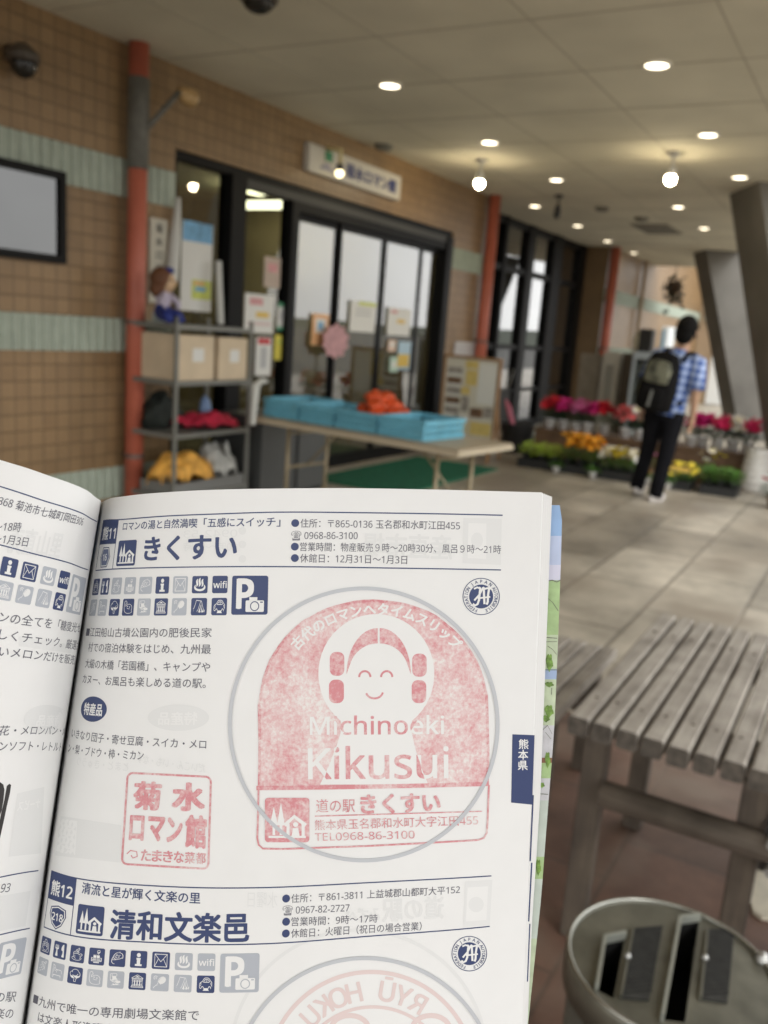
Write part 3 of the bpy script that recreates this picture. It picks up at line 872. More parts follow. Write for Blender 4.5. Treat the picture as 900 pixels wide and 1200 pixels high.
# blue crates
M_crate = mat('crate_blue', (.14,.42,.55), .45, var=.12, vscale=9)
def crate(x0, x1, y0, y1, z, h):
    t = thing('produce_crate', ((x0+x1)/2,(y0+y1)/2,z), '', 'crate', 'blue plastic crates on the folding table')
    mb = MB(); w = .012
    mb.box((x0,y0,z),(x1,y1,z+.012), M_crate)
    mb.build('floor', t)
    mb = MB()
    for (ax, p0, p1, fix, sgn) in (('x',x0,x1,y0,1),('x',x0,x1,y1,-1),('y',y0,y1,x0,1),('y',y0,y1,x1,-1)):
        def bx(a0, a1, zz0, zz1, d0, d1):
            if ax == 'x': mb.box((a0,fix+sgn*d0,zz0),(a1,fix+sgn*d1,zz1), M_crate)
            else: mb.box((fix+sgn*d0,a0,zz0),(fix+sgn*d1,a1,zz1), M_crate)
        e = 0 if ax == 'x' else .013
        bx(p0+e,p1-e,z+.0125,z+.035,0,w); bx(p0+e,p1-e,z+h-.03,z+h,-.006 if ax == 'x' else 0.0,w)
        n = 9
        for k in range(n):
            a0 = p0+e+(p1-p0-2*e)*k/n
            bx(a0,a0+(p1-p0-2*e)/n*.55,z+.035,z+h-.03,.002,w-.002)
        bx(p0+e,p1-e,z+h*.45,z+h*.6,.003,w-.001)
    mb.build('slatted_side', t)
    return t
cr = []
ys = [2.46, 2.90, 3.34, 3.75]
lab = ['blue plastic crate at the near right end of the table','blue plastic crate holding the red orange bags','blue plastic crate third from the near end, empty','blue plastic crate at the far left end by the shop']
cx0, cx1 = 4.71, 5.19
spans = [(2.42,2.77,.125),(2.79,3.13,.125),(3.15,3.45,.12),(3.47,3.79,.13)]
for (a, b, h), l_ in zip(spans, lab):
    c_ = crate(cx0, cx1, a, b, tz+.001, h); c_['label'] = l_
M_tom = mat('red_orange_net', (.62,.075,.012), .5, var=.35, vscale=40)
rg9 = random.Random(9)
for k in range(16):
    lay = 0 if k < 8 else (1 if k < 13 else 2)
    x = 4.95+rg9.uniform(-.14,.14)*(1-.3*lay); y = 2.96+rg9.uniform(-.12,.13)*(1-.35*lay)
    lump('net_bag', (x,y,tz+.075+.048*lay+rg9.uniform(0,.012)), (.062,.055,.04), M_tom, 'bright red orange net bag heaped in the second blue crate', 'bag', 30+k % 5, .22)['group'] = 'red orange bags heaped in the crate'
# the table stands a little askew, with everything on it
TR = R(-7); PV = Vector((4.62, 2.10, 0)); RT = Matrix.Rotation(TR, 3, 'Z')
for o in list(col.objects):
    if o.parent is None and (o.name.startswith('folding_table') or o.name.startswith('produce_crate') or o.name.startswith('net_bag')):
        o.location = PV+RT@(Vector(o.location)-PV); o.rotation_euler.z += TR
# green mat
M_mat = mat('green_mat', (.015,.13,.07), .9, var=.2, vscale=30)
mb = MB(); mb.box((6.3,3.35,.001),(8.4,4.30,.016), M_mat)
for k in range(28): mb.box((6.31+k*.074,3.36,.0162),(6.335+k*.074,4.29,.022), M_mat)
tag(mb.build('door_mat', at=(7.3,3.8,0)), 'dark green ribbed door mat on the ground before the glass doors', 'mat')

# =================================================================== MENU BOARD
a = onx(531,427,8.9); b = onx(593,432,8.9)
bx_ = 8.75; y0_, y1_ = 3.60, 4.22; zt_, zb_ = 1.10, .26
M_wood = mat('board_wood', (.30,.17,.08), .6, var=.2, vscale=6)
t = thing('menu_board', (bx_,(y0_+y1_)/2,0), 'wood framed board full of food photos and price cards beside the entrance', 'board')
mb = MB(); mb.box((bx_,y0_,zb_),(bx_+.02,y1_,zt_), mat('menu_sheet', (.6,.57,.48), .5)); mb.build('sheet', t)
mb = MB()
for (aa, bb) in (((y0_-.03,zb_-.03),(y0_,zt_+.03)),((y1_,zb_-.03),(y1_+.03,zt_+.03)),((y0_,zt_),(y1_,zt_+.03)),((y0_,zb_-.03),(y1_,zb_))):
    mb.box((bx_-.012,aa[0],aa[1]),(bx_+.03,bb[0],bb[1]), M_wood)
mb.build('frame', t)
for y in (y0_+.02, y1_-.02):
    mb = MB(); mb.bar((bx_+.015,y,zb_-.03),(bx_-.03,y,0),.035,.03,M_wood); mb.build('leg', t)
    mb = MB(); mb.bar((bx_+.035,y,.9),(bx_+.32,y,0),.03,.025,M_wood); mb.build('leg', t)
mb = MB(); W_ = y1_-y0_; H_ = zt_-zb_
def card(u0, v0, u1, v1, mt): mb.box((bx_-.004,y1_-W_*u1,zt_-H_*v1),(bx_-.0005,y1_-W_*u0,zt_-H_*v0), mt)
M_food = mat('food_photo', (.16,.09,.05), .5, var=.6, vscale=25)
M_food2 = mat('food_photo_grey', (.3,.27,.24), .5, var=.4, vscale=25)
M_my = mat('menu_yellow', (.62,.48,.16), .5, var=.1, vscale=15)
M_mw = mat('menu_white', (.68,.68,.64), .5)
card(.38,.02,.62,.12,M_my); card(.40,.14,.62,.34,M_my); card(.33,.36,.5,.46,M_my)
card(.64,.04,.98,.56,M_mw)
for r_ in range(5): card(.04,.12+.13*r_,.32,.20+.13*r_,M_food if r_ % 2 else M_food2); card(.04,.205+.13*r_,.32,.235+.13*r_,M_mw)
card(.36,.48,.5,.68,M_food2); card(.54,.62,.78,.74,M_food); card(.8,.6,.97,.73,M_food2)
card(.2,.80,.5,.97,M_my); card(.56,.80,.96,.97,M_my); card(.25,.72,.5,.79,M_mw)
mb.build('photo_card', t)

# =================================================================== STUFF BY THE DARK WINDOWS
M_tub = mat('black_tub', (.02,.02,.022), .5)
c = onx(598,497,9.6)
t = thing('black_tub', (9.9,3.75,0), 'black tub by the menu board holding a pink umbrella', 'tub')
mb = MB(); mb.rings([[(9.9+r_*math.cos(a),3.75+r_*math.sin(a),z) for a in [2*math.pi*i/16 for i in range(16)]] for r_, z in ((.16,0),(.2,.34),(.215,.36),(.19,.355),(.15,.03))], M_tub); mb.build('tub', t, True)
u0 = onx(605,497,9.8); u1 = onx(592,468,9.8)
mb = MB(); mb.tube([(9.86,3.72,.1), tuple(u0*.3+u1*.7), tuple(u1)],[.03,.035,.01], mat('umbrella_pink', (.5,.14,.2), .6), 8)
tag(mb.build('umbrella', at=(9.86,3.72,.05)), 'folded pink umbrella leaning in the black tub', 'umbrella')
lump('vinyl_bag', (10.3,3.75,0), (.17,.15,.17), mat('pale_green_bag', (.38,.45,.38), .4), 'pale green plastic bag on the ground right of the black tub', 'bag', 12, .15)
t = thing('stroller_frame', (10.15,4.25,0), 'dark wheeled shopping cart parked against the dark windows', 'cart')
mb = MB(); mb.box((9.95,4.1,.25),(10.45,4.45,.72), mat('cart_body', (.03,.03,.03), .6)); mb.build('basket', t, bevel=.02)
mb = MB(); mb.tube([(10.45,4.15,.7),(10.6,4.15,.95),(10.6,4.42,.95),(10.45,4.42,.7)], .012, M_rack, 8); mb.build('handle', t, True)
for (x, y) in ((10.02,4.12),(10.4,4.12),(10.02,4.43),(10.4,4.43)):
    mb = MB(); mb.tube([(x,y-.015,.07),(x,y+.015,.07)], .07, M_tub, 14); mb.bar((x,y,.08),(x,y,.26),.02,.02,M_rack); mb.build('wheel', t)

def shelf_unit(x0, x1, y0, y1, h, n, mt, mtback, lab):
    t = thing('wooden_shelf', ((x0+x1)/2,(y0+y1)/2,0), lab, 'shelf')
    mb = MB(); mb.box((x0,y0,0),(x0+.03,y1,h), mt); mb.box((x0+.03,y0,0),(x1,y0+.03,h), mt); mb.box((x0+.03,y1-.03,0),(x1,y1,h), mt); mb.build('side_panel', t)
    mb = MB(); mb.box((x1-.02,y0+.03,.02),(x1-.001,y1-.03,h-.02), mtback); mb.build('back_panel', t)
    for k in range(n+1):
        z = (h-.03)*k/n
        mb = MB(); mb.box((x0+.03,y0+.03,z),(x1-.021,y1-.03,z+.03), mt); mb.build('shelf', t)
    # front rails
    for k in range(n+1):
        z = (h-.03)*k/n
        mb = MB(); mb.box((x0-.008,y0,z),(x0-.0005,y1,z+.05), mt); mb.build('front_rail', t)
    return t
M_wsh = mat('grey_wood_shelf', (.28,.24,.18), .7, var=.15, vscale=6)
M_dsh = mat('dark_wood_shelf', (.11,.085,.06), .7, var=.2, vscale=6)
def yr(pa, pb, X, pz=450): return float(onx(pb, pz, X)[1]), float(onx(pa, pz, X)[1])
ya, yb = yr(677, 701, 12.6); shelf_unit(12.6,12.9,ya,yb,float(onx(690,416,12.6)[2]),3,M_wsh,M_indark,'grey wooden cubby shelf before the last dark window')
ya, yb = yr(703, 722, 12.4); zt_ = float(onx(712,412,12.4)[2])
t = thing('white_cabinet', (12.6,(ya+yb)/2,0), 'cream upright cabinet with a small window between the two shelves', 'cabinet')
mb = MB(); mb.box((12.4,ya,.03),(12.8,yb,zt_), mat('cream_enamel', (.45,.42,.34), .4)); mb.build('body', t, bevel=.01)
mb = MB(); mb.box((12.385,ya+.06,.5),(12.399,yb-.06,zt_-.18), mat('cabinet_window', (.25,.24,.2), .2)); mb.build('window', t)
mb = MB(); mb.box((12.42,ya+.02,0),(12.78,yb-.02,.029), M_black); mb.build('base', t)
ya, yb = yr(724, 737, 12.6); shelf_unit(12.6,12.9,ya,yb,float(onx(728,415,12.6)[2]),3,M_dsh,M_indark,'dark brown wooden shelf between the cream cabinet and the glass showcase')
FX = 12.2
ya, yb = yr(738, 772, FX); zt_ = float(onx(750,412,FX)[2])
t = thing('showcase_fridge', (FX+.3,(ya+yb)/2,0), 'pale blue glass showcase behind the flower stand, left of the person', 'fridge')
M_frg = mat('fridge_white', (.42,.47,.49), .4)
mb = MB(); mb.box((FX,ya,.03),(FX+.6,yb,.22), M_frg); mb.box((FX,ya,zt_-.1),(FX+.6,yb,zt_), M_frg); mb.box((FX+.54,ya,.22),(FX+.6,yb,zt_-.1), M_frg); mb.box((FX,ya,.22),(FX+.54,ya+.04,zt_-.1), M_frg); mb.box((FX,yb-.04,.22),(FX+.54,yb,zt_-.1), M_frg); mb.build('body', t)
mb = MB(); mb.box((FX+.005,ya+.04,.22),(FX+.015,yb-.04,zt_-.1), glass_mat('fridge_glass', 1.6)); mb.build('door_pane', t)
for z in (.45,.72,.96):
    mb = MB(); mb.box((FX+.05,ya+.045,z),(FX+.53,yb-.045,z+.015), M_rack); mb.build('shelf', t)
mb = MB(); mb.box((FX+.05,ya+.03,0),(FX+.55,yb-.03,.029), M_black); mb.build('base', t)
rgd = random.Random(4)
pm = [mat('goods_'+n_, c_, .5) for n_, c_ in (('white',(.6,.6,.58)),('teal',(.2,.4,.45)),('brown',(.25,.14,.08)),('straw',(.55,.48,.25)))]
for k in range(9):
    z = (.4655,.7355,.9755)[k % 3]; y = ya+.1+(yb-ya-.2)*(k//3)/2; h_ = min(.17, zt_-.11-z-.005) if k % 3 == 2 else .17
    mb = MB(); mb.tube([(FX+.2,y,z),(FX+.2,y,z+h_*.6),(FX+.2,y,z+h_*.75),(FX+.2,y,z+h_)],[.035,.035,.015,.015], pm[k % 4], 10)
    tag(mb.build('jar', at=(FX+.2,y,z), smooth=False), 'small jar on a shelf inside the pale blue showcase', 'jar', 'jars inside the showcase')
sy_ = float(onx(758,400,FX+.2)[1]); vy_ = float(onx(747,400,FX+.2)[1])
t = thing('speaker_box', (FX+.2,sy_,zt_), 'dark box shaped speaker on top of the pale blue showcase', 'speaker')
mb = MB(); mb.box((FX+.1,sy_-.09,zt_+.001),(FX+.3,sy_+.09,zt_+.31), mat('speaker_black', (.045,.04,.035), .6)); mb.build('body', t, bevel=.01)
mb = MB(); mb.box((FX+.09,sy_-.07,zt_+.02),(FX+.099,sy_+.07,zt_+.29), mat('speaker_cloth', (.03,.028,.025), .9)); mb.build('grille', t)
mb = MB(); mb.rings([[(FX+.2+r_*math.cos(a),vy_+r_*math.sin(a),zt_+.001+z) for a in [2*math.pi*i/14 for i in range(14)]] for r_, z in ((.04,0),(.06,.08),(.065,.17),(.035,.24),(.04,.27))], mat('vase_cream', (.60,.54,.38), .3))
tag(mb.build('vase', at=(FX+.2,vy_,zt_+.001), smooth=True), 'cream vase on the showcase left of the dark speaker', 'vase')
# hanging dark basket plant and far things
lf = mat('hanging_leaf', (.035,.04,.025), .7, var=.4, vscale=20)
c = onx(790,337,18)
t = thing('hanging_plant', (18,c[1],c[2]), 'dark trailing plant hanging from the far ceiling above the person', 'plant')
mb = MB(); mb.tube([(18,c[1],c[2]+.1),(18,c[1],ZT)], .008, M_rack, 6); mb.build('hook', t)
mb = MB(); mb.ell((18,c[1],c[2]),(.16,.16,.13), mat('basket_brown', (.1,.06,.035), .8), 12, 8); mb.build('basket', t, True)
mb = MB()
for k in range(170):
    a = rgd.uniform(0, 6.28); r_ = rgd.uniform(.03,.26); z = rgd.gauss(-.05,.15)
    p = Vector((18+r_*math.cos(a), c[1]+r_*math.sin(a)*.8, c[2]+z)); u = Vector((rgd.gauss(0,1),rgd.gauss(0,1),rgd.gauss(0,1))).normalized()*.06; w_ = Vector((rgd.gauss(0,1),rgd.gauss(0,1),rgd.gauss(0,1))).normalized()*.04
    mb.add([p-u,p+w_,p+u,p-w_],[(0,1,2,3)],lf)
mb.build('foliage', t)
b0 = onx(752,372,20); b1 = onx(782,398,20)
t = thing('drinks_machine', (20.3,(b0[1]+b1[1])/2,0), 'pale blue and white vending machine far down the arcade', 'vending machine')
mb = MB(); mb.box((20,b1[1],0),(20.7,b0[1],1.83), mat('machine_white', (.7,.74,.75), .4)); mb.build('cabinet', t, bevel=.01)
mb = MB(); mb.box((19.985,b1[1]+.06,.95),(19.999,b0[1]-.06,1.75), mat('machine_blue', (.25,.42,.55), .3)); mb.build('display', t)
mb = MB(); mb.box((19.985,b1[1]+.15,.3),(19.999,b0[1]-.3,.5), M_black); mb.build('outlet', t)
p_ = onx(748,330,18)
mb = MB(); mb.tube([(17.5,YW-.08,0),(17.5,YW-.08,ZT-.001)], .04, mat('thin_pipe', (.4,.3,.2), .6), 8)
tag(mb.build('downpipe', at=(17.5,YW-.08,0)), 'thin beige pipe on the peach wall past the last salmon column', 'pipe')

# =================================================================== FLOWERS
M_leaf = mat('leaf_green', (.08,.19,.028), .6, var=.5, vscale=30)
M_lleaf = mat('lime_leaf', (.40,.55,.06), .6, var=.35, vscale=30)
M_dleaf = mat('dark_leaf', (.025,.06,.018), .6, var=.5, vscale=30)
M_soil = mat('soil', (.03,.02,.015), .9)
M_potw = mat('pot_white', (.82,.81,.79), .4); M_potb = mat('pot_black', (.02,.02,.02), .5); M_pott = mat('pot_brown', (.2,.1,.06), .6)
FC = {k: mat('petal_'+k, c_, .6, var=.25, vscale=40) for k, c_ in dict(red=(.55,.012,.03), magenta=(.62,.03,.22), pink=(.72,.2,.42), coral=(.7,.16,.16), white=(.78,.75,.68), orange=(.75,.30,.01), yellow=(.75,.6,.05), hot=(.75,.04,.16)).items()}
protos = {}
def plant(x, y, z, col_, leaf, pot, r, h, nfl, lab, group, fs=.035):
    key = (col_, leaf.name, pot.name, r, h, nfl, fs)
    if key in protos:
        c_ = copy_tree(protos[key]); c_.location = (x, y, z); c_.rotation_euler.z = rgd.uniform(0, 6.28); tag(c_, lab); return c_
    t = thing('flower_pot', (x,y,z), lab, 'potted plant', group)
    ph = h*.38; pr = r*.55
    mb = MB(); mb.rings([[(x+r_*math.cos(a),y+r_*math.sin(a),z+zz) for a in [2*math.pi*i/14 for i in range(14)]] for r_, zz in ((pr*.75,0),(pr,ph*.85),(pr*1.1,ph*.86),(pr*1.1,ph),(pr*.95,ph),(pr*.9,ph*.8))], pot); mb.build('pot', t, True)
    mb = MB()
    for k in range(130):
        a = rgd.uniform(0,6.28); rr_ = r*math.sqrt(rgd.random())*1.0; zz = ph*.8+rgd.random()**.7*(h-ph)*.75*(1-.35*rr_/r)
        p = Vector((x+rr_*math.cos(a),y+rr_*math.sin(a),z+zz)); d = Vector((math.cos(a),math.sin(a),rgd.uniform(-.1,.9))).normalized(); s_ = d.cross(Vector((0,0,1))).normalized(); L = r*rgd.uniform(.35,.6)
        mb.add([p, p+d*L*.5+s_*L*.25, p+d*L, p+d*L*.5-s_*L*.25],[(0,1,2,3)],leaf)
    mb.build('foliage', t)
    if nfl:
        mb = MB(); fm = FC[col_]
        for k in range(nfl):
            a = rgd.uniform(0,6.28); rr_ = r*math.sqrt(rgd.random())*.95
            p = Vector((x+rr_*math.cos(a),y+rr_*math.sin(a),z+h*(.78+.42*rgd.random())-rr_*rr_/r*.3)); nrm = Vector((rgd.gauss(0,.5),rgd.gauss(0,.5),1)).normalized()
            u = nrm.orthogonal().normalized(); w_ = nrm.cross(u)
            for q in range(6):
                t0 = q*math.pi/3
                d = u*math.cos(t0)+w_*math.sin(t0); e = nrm.cross(d)
                mb.add([p, p+d*fs*.6+e*fs*.38+nrm*fs*.25, p+d*fs+nrm*fs*.3, p+d*fs*.6-e*fs*.38+nrm*fs*.25],[(0,1,2,3)],fm)
            mb.ell(p+nrm*fs*.12,(fs*.22,)*3,FC['yellow'] if col_ in ('white','yellow','orange') else fm,6,4)
        mb.build('blossom', t)
    protos[key] = t
    return t
# wooden flower stand
M_stand = mat('stand_wood', (.13,.075,.04), .7, var=.25, vscale=8)
sx0, sx1, sy0, sy1, sz = 9.75, 10.25, .95, 3.5, .34
t = thing('flower_stand', (10,2.2,0), 'low dark wooden stand carrying the back row of flower pots', 'stand')
mb = MB(); mb.box((sx0,sy0,sz-.03),(sx1,sy1,sz), M_stand); mb.build('top', t)
mb = MB(); mb.box((sx0+.02,sy0+.02,.04),(sx0+.04,sy1-.02,sz-.0305), M_stand); mb.build('front_board', t)
for (x, y) in ((sx0+.07,sy0+.05),(sx1-.05,sy0+.05),(sx0+.07,sy1-.05),(sx1-.05,sy1-.05),(sx0+.07,2.2),(sx1-.05,2.2)):
    mb = MB(); mb.box((x-.025,y-.025,0),(x+.025,y+.025,sz-.031), M_stand); mb.build('leg', t)
up = [(646,'red',M_dleaf),(662,'magenta',M_dleaf),(677,'pink',M_dleaf),(690,'magenta',M_dleaf),(708,'red',M_dleaf),(735,'coral',M_dleaf),(752,'white',M_dleaf),(768,'coral',M_dleaf),(812,'magenta',M_dleaf),(824,'magenta',M_dleaf),(843,'hot',M_dleaf),(860,'white',M_dleaf),(878,'hot',M_dleaf)]
place_w = {'red':'at the left end','magenta':'','pink':'','coral':'','white':''}
cnt = {}
for px, c_, lf_ in up:
    p = onx(px, 480+(px-640)*.13, 9.95)
    cnt[c_] = cnt.get(c_, 0)+1
    lb = {646:'red cyclamen in a white pot at the left end of the stand',662:'magenta cyclamen in a white pot next to the leftmost red one',677:'pale pink cyclamen in a white pot between two magenta ones',690:'magenta cyclamen in a white pot right of the pale pink one',
          708:'red cyclamen in a white pot in the middle of the stand',735:'coral pink flowers in a white pot just left of the person',752:'white flowers in a white pot beside the coral ones',768:'coral pink flowers in a white pot behind the person',
          812:'magenta flowers just right of the person, nearer to him',824:'magenta flowers right of the person, second one',843:'hot pink flowers left of the white ones at the right end',860:'white flowers between the hot pink pots at the right end',878:'hot pink flowers in a white pot at the right end of the stand'}[px]
    plant(9.93+rgd.uniform(-.04,.08), p[1], sz+.001, c_, lf_, M_potw, .115, .30, 26, lb, 'flower pots on the wooden stand', .058)
# front trays
M_tray = mat('nursery_tray', (.015,.016,.016), .5)
def tray(yc, wd, lab, x0=8.86, x1=9.2, h=.085):
    t = thing('nursery_tray', ((x0+x1)/2,yc,0), lab, 'tray', 'black nursery trays in front of the stand')
    mb = MB(); y0, y1 = yc-wd/2, yc+wd/2
    mb.box((x0,y0,.0),(x1,y1,.012),M_tray); mb.build('bottom', t)
    mb = MB()
    for (a_, b_) in (((x0,y0),(x0+.012,y1)),((x1-.012,y0),(x1,y1)),((x0+.0125,y0),(x1-.0125,y0+.012)),((x0+.0125,y1-.012),(x1-.0125,y1))):
        mb.box((a_[0],a_[1],.0125),(b_[0],b_[1],h),M_tray)
        mb.box((a_[0]-.008,a_[1]-.008,h+.0005),(b_[0]+.008,b_[1]+.008,h+.01),M_tray)
    mb.build('rim', t)
    return t
G2 = 'bedding plants in the front trays'
row = [(3.10,.44,'lime',[M_lleaf,None,0],'black tray of lime green plants at the left end'),
       (2.66,.42,'orange',None,'black tray of orange marigolds'),
       (2.24,.38,'yellow',None,'black tray of yellow and white flowers'),
       (1.62,.24,'yellow2',None,'small black tray of yellow flowers just right of the person'),
       (1.24,.34,'green',None,'black tray of bright green herbs at the right end')]
for yc, wd, kind, _, lb in row:
    tray(yc, wd, lb)
    for ix in range(2):
        for iy in range(3 if wd > .3 else 2):
            n = 3 if wd > .3 else 2
            x = 8.955+ix*.15; y = yc-wd/2+wd*(iy+.5)/n
            if kind == 'lime': plant(x,y,.013,'white',M_lleaf,M_potb,.085,.33,0,'lime green leafy plant in the leftmost tray',G2)
            if kind == 'orange': plant(x,y,.013,'orange',M_leaf,M_potb,.08,.34,13,'orange marigold with green leaves in the second tray from the left',G2,.045)
            if kind == 'yellow':
                if (ix+iy) % 2: plant(x,y,.013,'yellow',M_leaf,M_potb,.075,.28,8,'yellow flower in the tray of yellow and white flowers',G2,.052)
                else: plant(x,y,.013,'white',M_leaf,M_potb,.075,.28,8,'white flower in the tray of yellow and white flowers',G2,.052)
            if kind == 'yellow2': plant(x,y,.013,'yellow',M_leaf,M_potb,.075,.2,7,'yellow flower in the small tray right of the person',G2,.035)
            if kind == 'green': plant(x,y,.013,'white',M_leaf,M_potb,.09,.33,0,'bright green herb in the rightmost tray',G2)
plant(8.85,1.93,.003,'orange',M_leaf,M_potw,.075,.17,5,'single orange flower in a white pot between the feet and the stand','single pots on the ground',.035)
plant(8.78,2.46,.003,'yellow',M_leaf,M_potw,.07,.16,0,'small white pot before the tray of yellow and white flowers','single pots on the ground',.03)
plant(8.80,2.86,.003,'yellow',M_leaf,M_potw,.072,.15,0,'small white pot before the tray of orange marigolds','single pots on the ground',.03)
plant(8.79,1.70,.003,'yellow',M_leaf,M_potw,.073,.18,3,'small yellow flower in a white pot right of the shoes','single pots on the ground',.03)
plant(9.4,2.05,.003,'pink',M_leaf,M_pott,.08,.3,5,'pink flower in a brown pot seen between the legs of the person','single pots on the ground',.045)
plant(9.42,1.38,.003,'yellow',M_leaf,M_pott,.085,.33,4,'tall yellow and green plant before the stand near its right end','single pots on the ground',.04)
plant(9.40,1.50,.003,'white',M_leaf,M_pott,.085,.33,5,'white flowers before the stand left of the tall yellow plant','single pots on the ground',.05)
# price card and white wrapped pot at right
mb = MB(); mb.bar((8.84,1.52,.21),(8.84,1.78,.22),.004,.045,M_gold); mb.tube([(8.845,1.65,.013),(8.845,1.65,.2)],.004,M_rack,6)
tag(mb.build('price_card', at=(8.84,1.65,0)), 'yellow price card standing over the small tray right of the person', 'card')
p0 = onz(882,578,0)
t = thing('white_basket', (9.6,1.04,0), 'tall white slatted basket at the right edge by the flower stand', 'basket')
mb = MB(); mb.rings([[(9.55+r_*math.cos(a),.98+r_*math.sin(a),z) for a in [2*math.pi*i/18 for i in range(18)]] for r_, z in ((.17,0.0),(.15,.2),(.13,.42),(.14,.44),(.12,.43),(.13,.03))], mat('basket_white', (.66,.64,.6), .6)); mb.build('body', t, True)
mb = MB()
for k in range(6): mb.tube([(9.55+(.172-.007*k)*math.cos(a),.98+(.172-.007*k)*math.sin(a),.05+.065*k) for a in [2*math.pi*i/18 for i in range(19)]], .008, MATS['basket_white'], 6)
mb.build('hoop', t, True)
p1 = onz(897,590,0)
plant(8.6,.70,.003,'red',M_dleaf,M_pott,.12,.3,6,'maroon leaved plant in a brown pot cut by the right edge','single pots on the ground',.05)

# =================================================================== PERSON
from math import sin, cos
PXf, PYf = 8.07, 1.76
FA = R(-9)                                # facing
fw = Vector((cos(FA), sin(FA), 0)); rt = Vector((sin(FA), -cos(FA), 0)); upv = Vector((0,0,1))
def L(r_, f_, z): return Vector((PXf, PYf, 0))+rt*r_+fw*f_+upv*z
M_skin = mat('skin', (.48,.29,.19), .55)
M_blackh = mat('black_hair', (.006,.0055,.005), .7, spec=.15)
M_trous = mat('black_trousers', (.009,.009,.011), .9, var=.2, vscale=10, spec=.08)
M_shoe = mat('white_shoe', (.62,.58,.55), .6); M_sole = mat('shoe_sole', (.4,.37,.34), .6)
def plaid():
    mt = mat('blue_plaid_cotton', (.12,.22,.55), .8)
    nt = mt.node_tree; b = nt.nodes['Principled BSDF']
    tc = nt.nodes.new('ShaderNodeTexCoord'); 
    wv = []
    for ax in ('Z', 'Y'):
        w_ = nt.nodes.new('ShaderNodeTexWave'); w_.wave_type = 'BANDS'; w_.bands_direction = ax; w_.inputs['Scale'].default_value = 4.3
        nt.links.new(tc.outputs['Object'], w_.inputs['Vector']); wv.append(w_)
    ad = nt.nodes.new('ShaderNodeMath'); ad.operation = 'ADD'
    nt.links.new(wv[0].outputs['Fac'], ad.inputs[0]); nt.links.new(wv[1].outputs['Fac'], ad.inputs[1])
    cr_ = nt.nodes.new('ShaderNodeValToRGB')
    cr_.color_ramp.elements[0].position = .25; cr_.color_ramp.elements[0].color = (.05,.11,.36,1)
    cr_.color_ramp.elements[1].position = .8; cr_.color_ramp.elements[1].color = (.42,.52,.76,1)
    mu_ = nt.nodes.new('ShaderNodeMath'); mu_.operation = 'MULTIPLY'; mu_.inputs[1].default_value = .5
    nt.links.new(ad.outputs[0], mu_.inputs[0]); nt.links.new(mu_.outputs[0], cr_.inputs['Fac']); nt.links.new(cr_.outputs[0], b.inputs['Base Color'])
    return mt
M_plaid = plaid()
# skeleton (one continuous body through a skin modifier)
J = {}
def j(n_, p, r_): J[n_] = (p, r_)
j('pelvis', L(0,0,.93), .12); j('waist', L(0,0,1.08), .115); j('chest', L(0,.0,1.28), .135); j('neck0', L(0,.0,1.43), .07); j('neck1', L(0,.02,1.5), .052); j('head0', L(0,.03,1.58), .075); j('head1', L(0,.035,1.66), .088); j('head2', L(0,.03,1.73), .06)
for s, n_ in ((1,'R'),(-1,'L')):
    j('hip'+n_, L(s*.09,0,.86), .095); fo = .10 if s < 0 else -.06
    j('knee'+n_, L(s*.11,fo*.6+.03,.49), .06); j('ank'+n_, L(s*.13,fo,.09), .042); j('toe'+n_, L(s*.15,fo+.13,.045), .038)
    j('sho'+n_, L(s*.175,0,1.39), .062); j('elb'+n_, L(s*.25,-.04,1.11), .042); j('wri'+n_, L(s*.25,.05,.88), .028); j('palm'+n_, L(s*.25,.065,.81), .032)
    for q in range(4): j('f%d%s' % (q,n_), L(s*.25,.04+.018*q,.755), .011); j('g%d%s' % (q,n_), L(s*.243,.04+.02*q,.72), .009)
    j('th'+n_, L(s*.235,.1,.79), .012); j('tt'+n_, L(s*.232,.115,.755), .01)
E_ = [('pelvis','waist'),('waist','chest'),('chest','neck0'),('neck0','neck1'),('neck1','head0'),('head0','head1'),('head1','head2')]
for n_ in 'RL':
    E_ += [('pelvis','hip'+n_),('hip'+n_,'knee'+n_),('knee'+n_,'ank'+n_),('ank'+n_,'toe'+n_),('neck0','sho'+n_),('sho'+n_,'elb'+n_),('elb'+n_,'wri'+n_),('wri'+n_,'palm'+n_),('palm'+n_,'th'+n_),('th'+n_,'tt'+n_)]
    for q in range(4): E_ += [('palm'+n_,'f%d%s' % (q,n_)),('f%d%s' % (q,n_),'g%d%s' % (q,n_))]
names = list(J)
me = bpy.data.meshes.new('body')
me.from_pydata([tuple(J[k][0]-Vector((PXf,PYf,0))) for k in names], [(names.index(a),names.index(b)) for a,b in E_], [])
bo = bpy.data.objects.new('body', me); col.objects.link(bo)
sm = bo.modifiers.new('skin', 'SKIN'); 
for k, sv in zip(names, me.skin_vertices[0].data):
    sv.radius = (J[k][1], J[k][1]); sv.use_root = (k == 'pelvis')
bo.modifiers.new('sub', 'SUBSURF').levels = 2
bo.modifiers['sub'].render_levels = 2
dg = bpy.context.evaluated_depsgraph_get(); dg.update()
me2 = bpy.data.meshes.new_from_object(bo.evaluated_get(dg))
me2.name = 'body'
bo.modifiers.clear(); bo.data = me2
me2.materials.clear(); me2.materials.append(M_skin)
me2.polygons.foreach_set('use_smooth', [True]*len(me2.polygons))
per = thing('person', (PXf,PYf,0), 'person in a blue plaid shirt and black trousers standing before the flowers, seen from behind', 'person')
bo.parent = per
def oval(c, a, b, n=16, tilt=0): return [c+rt*(a*cos(2*math.pi*i/n))+fw*(b*sin(2*math.pi*i/n)) for i in range(n)]
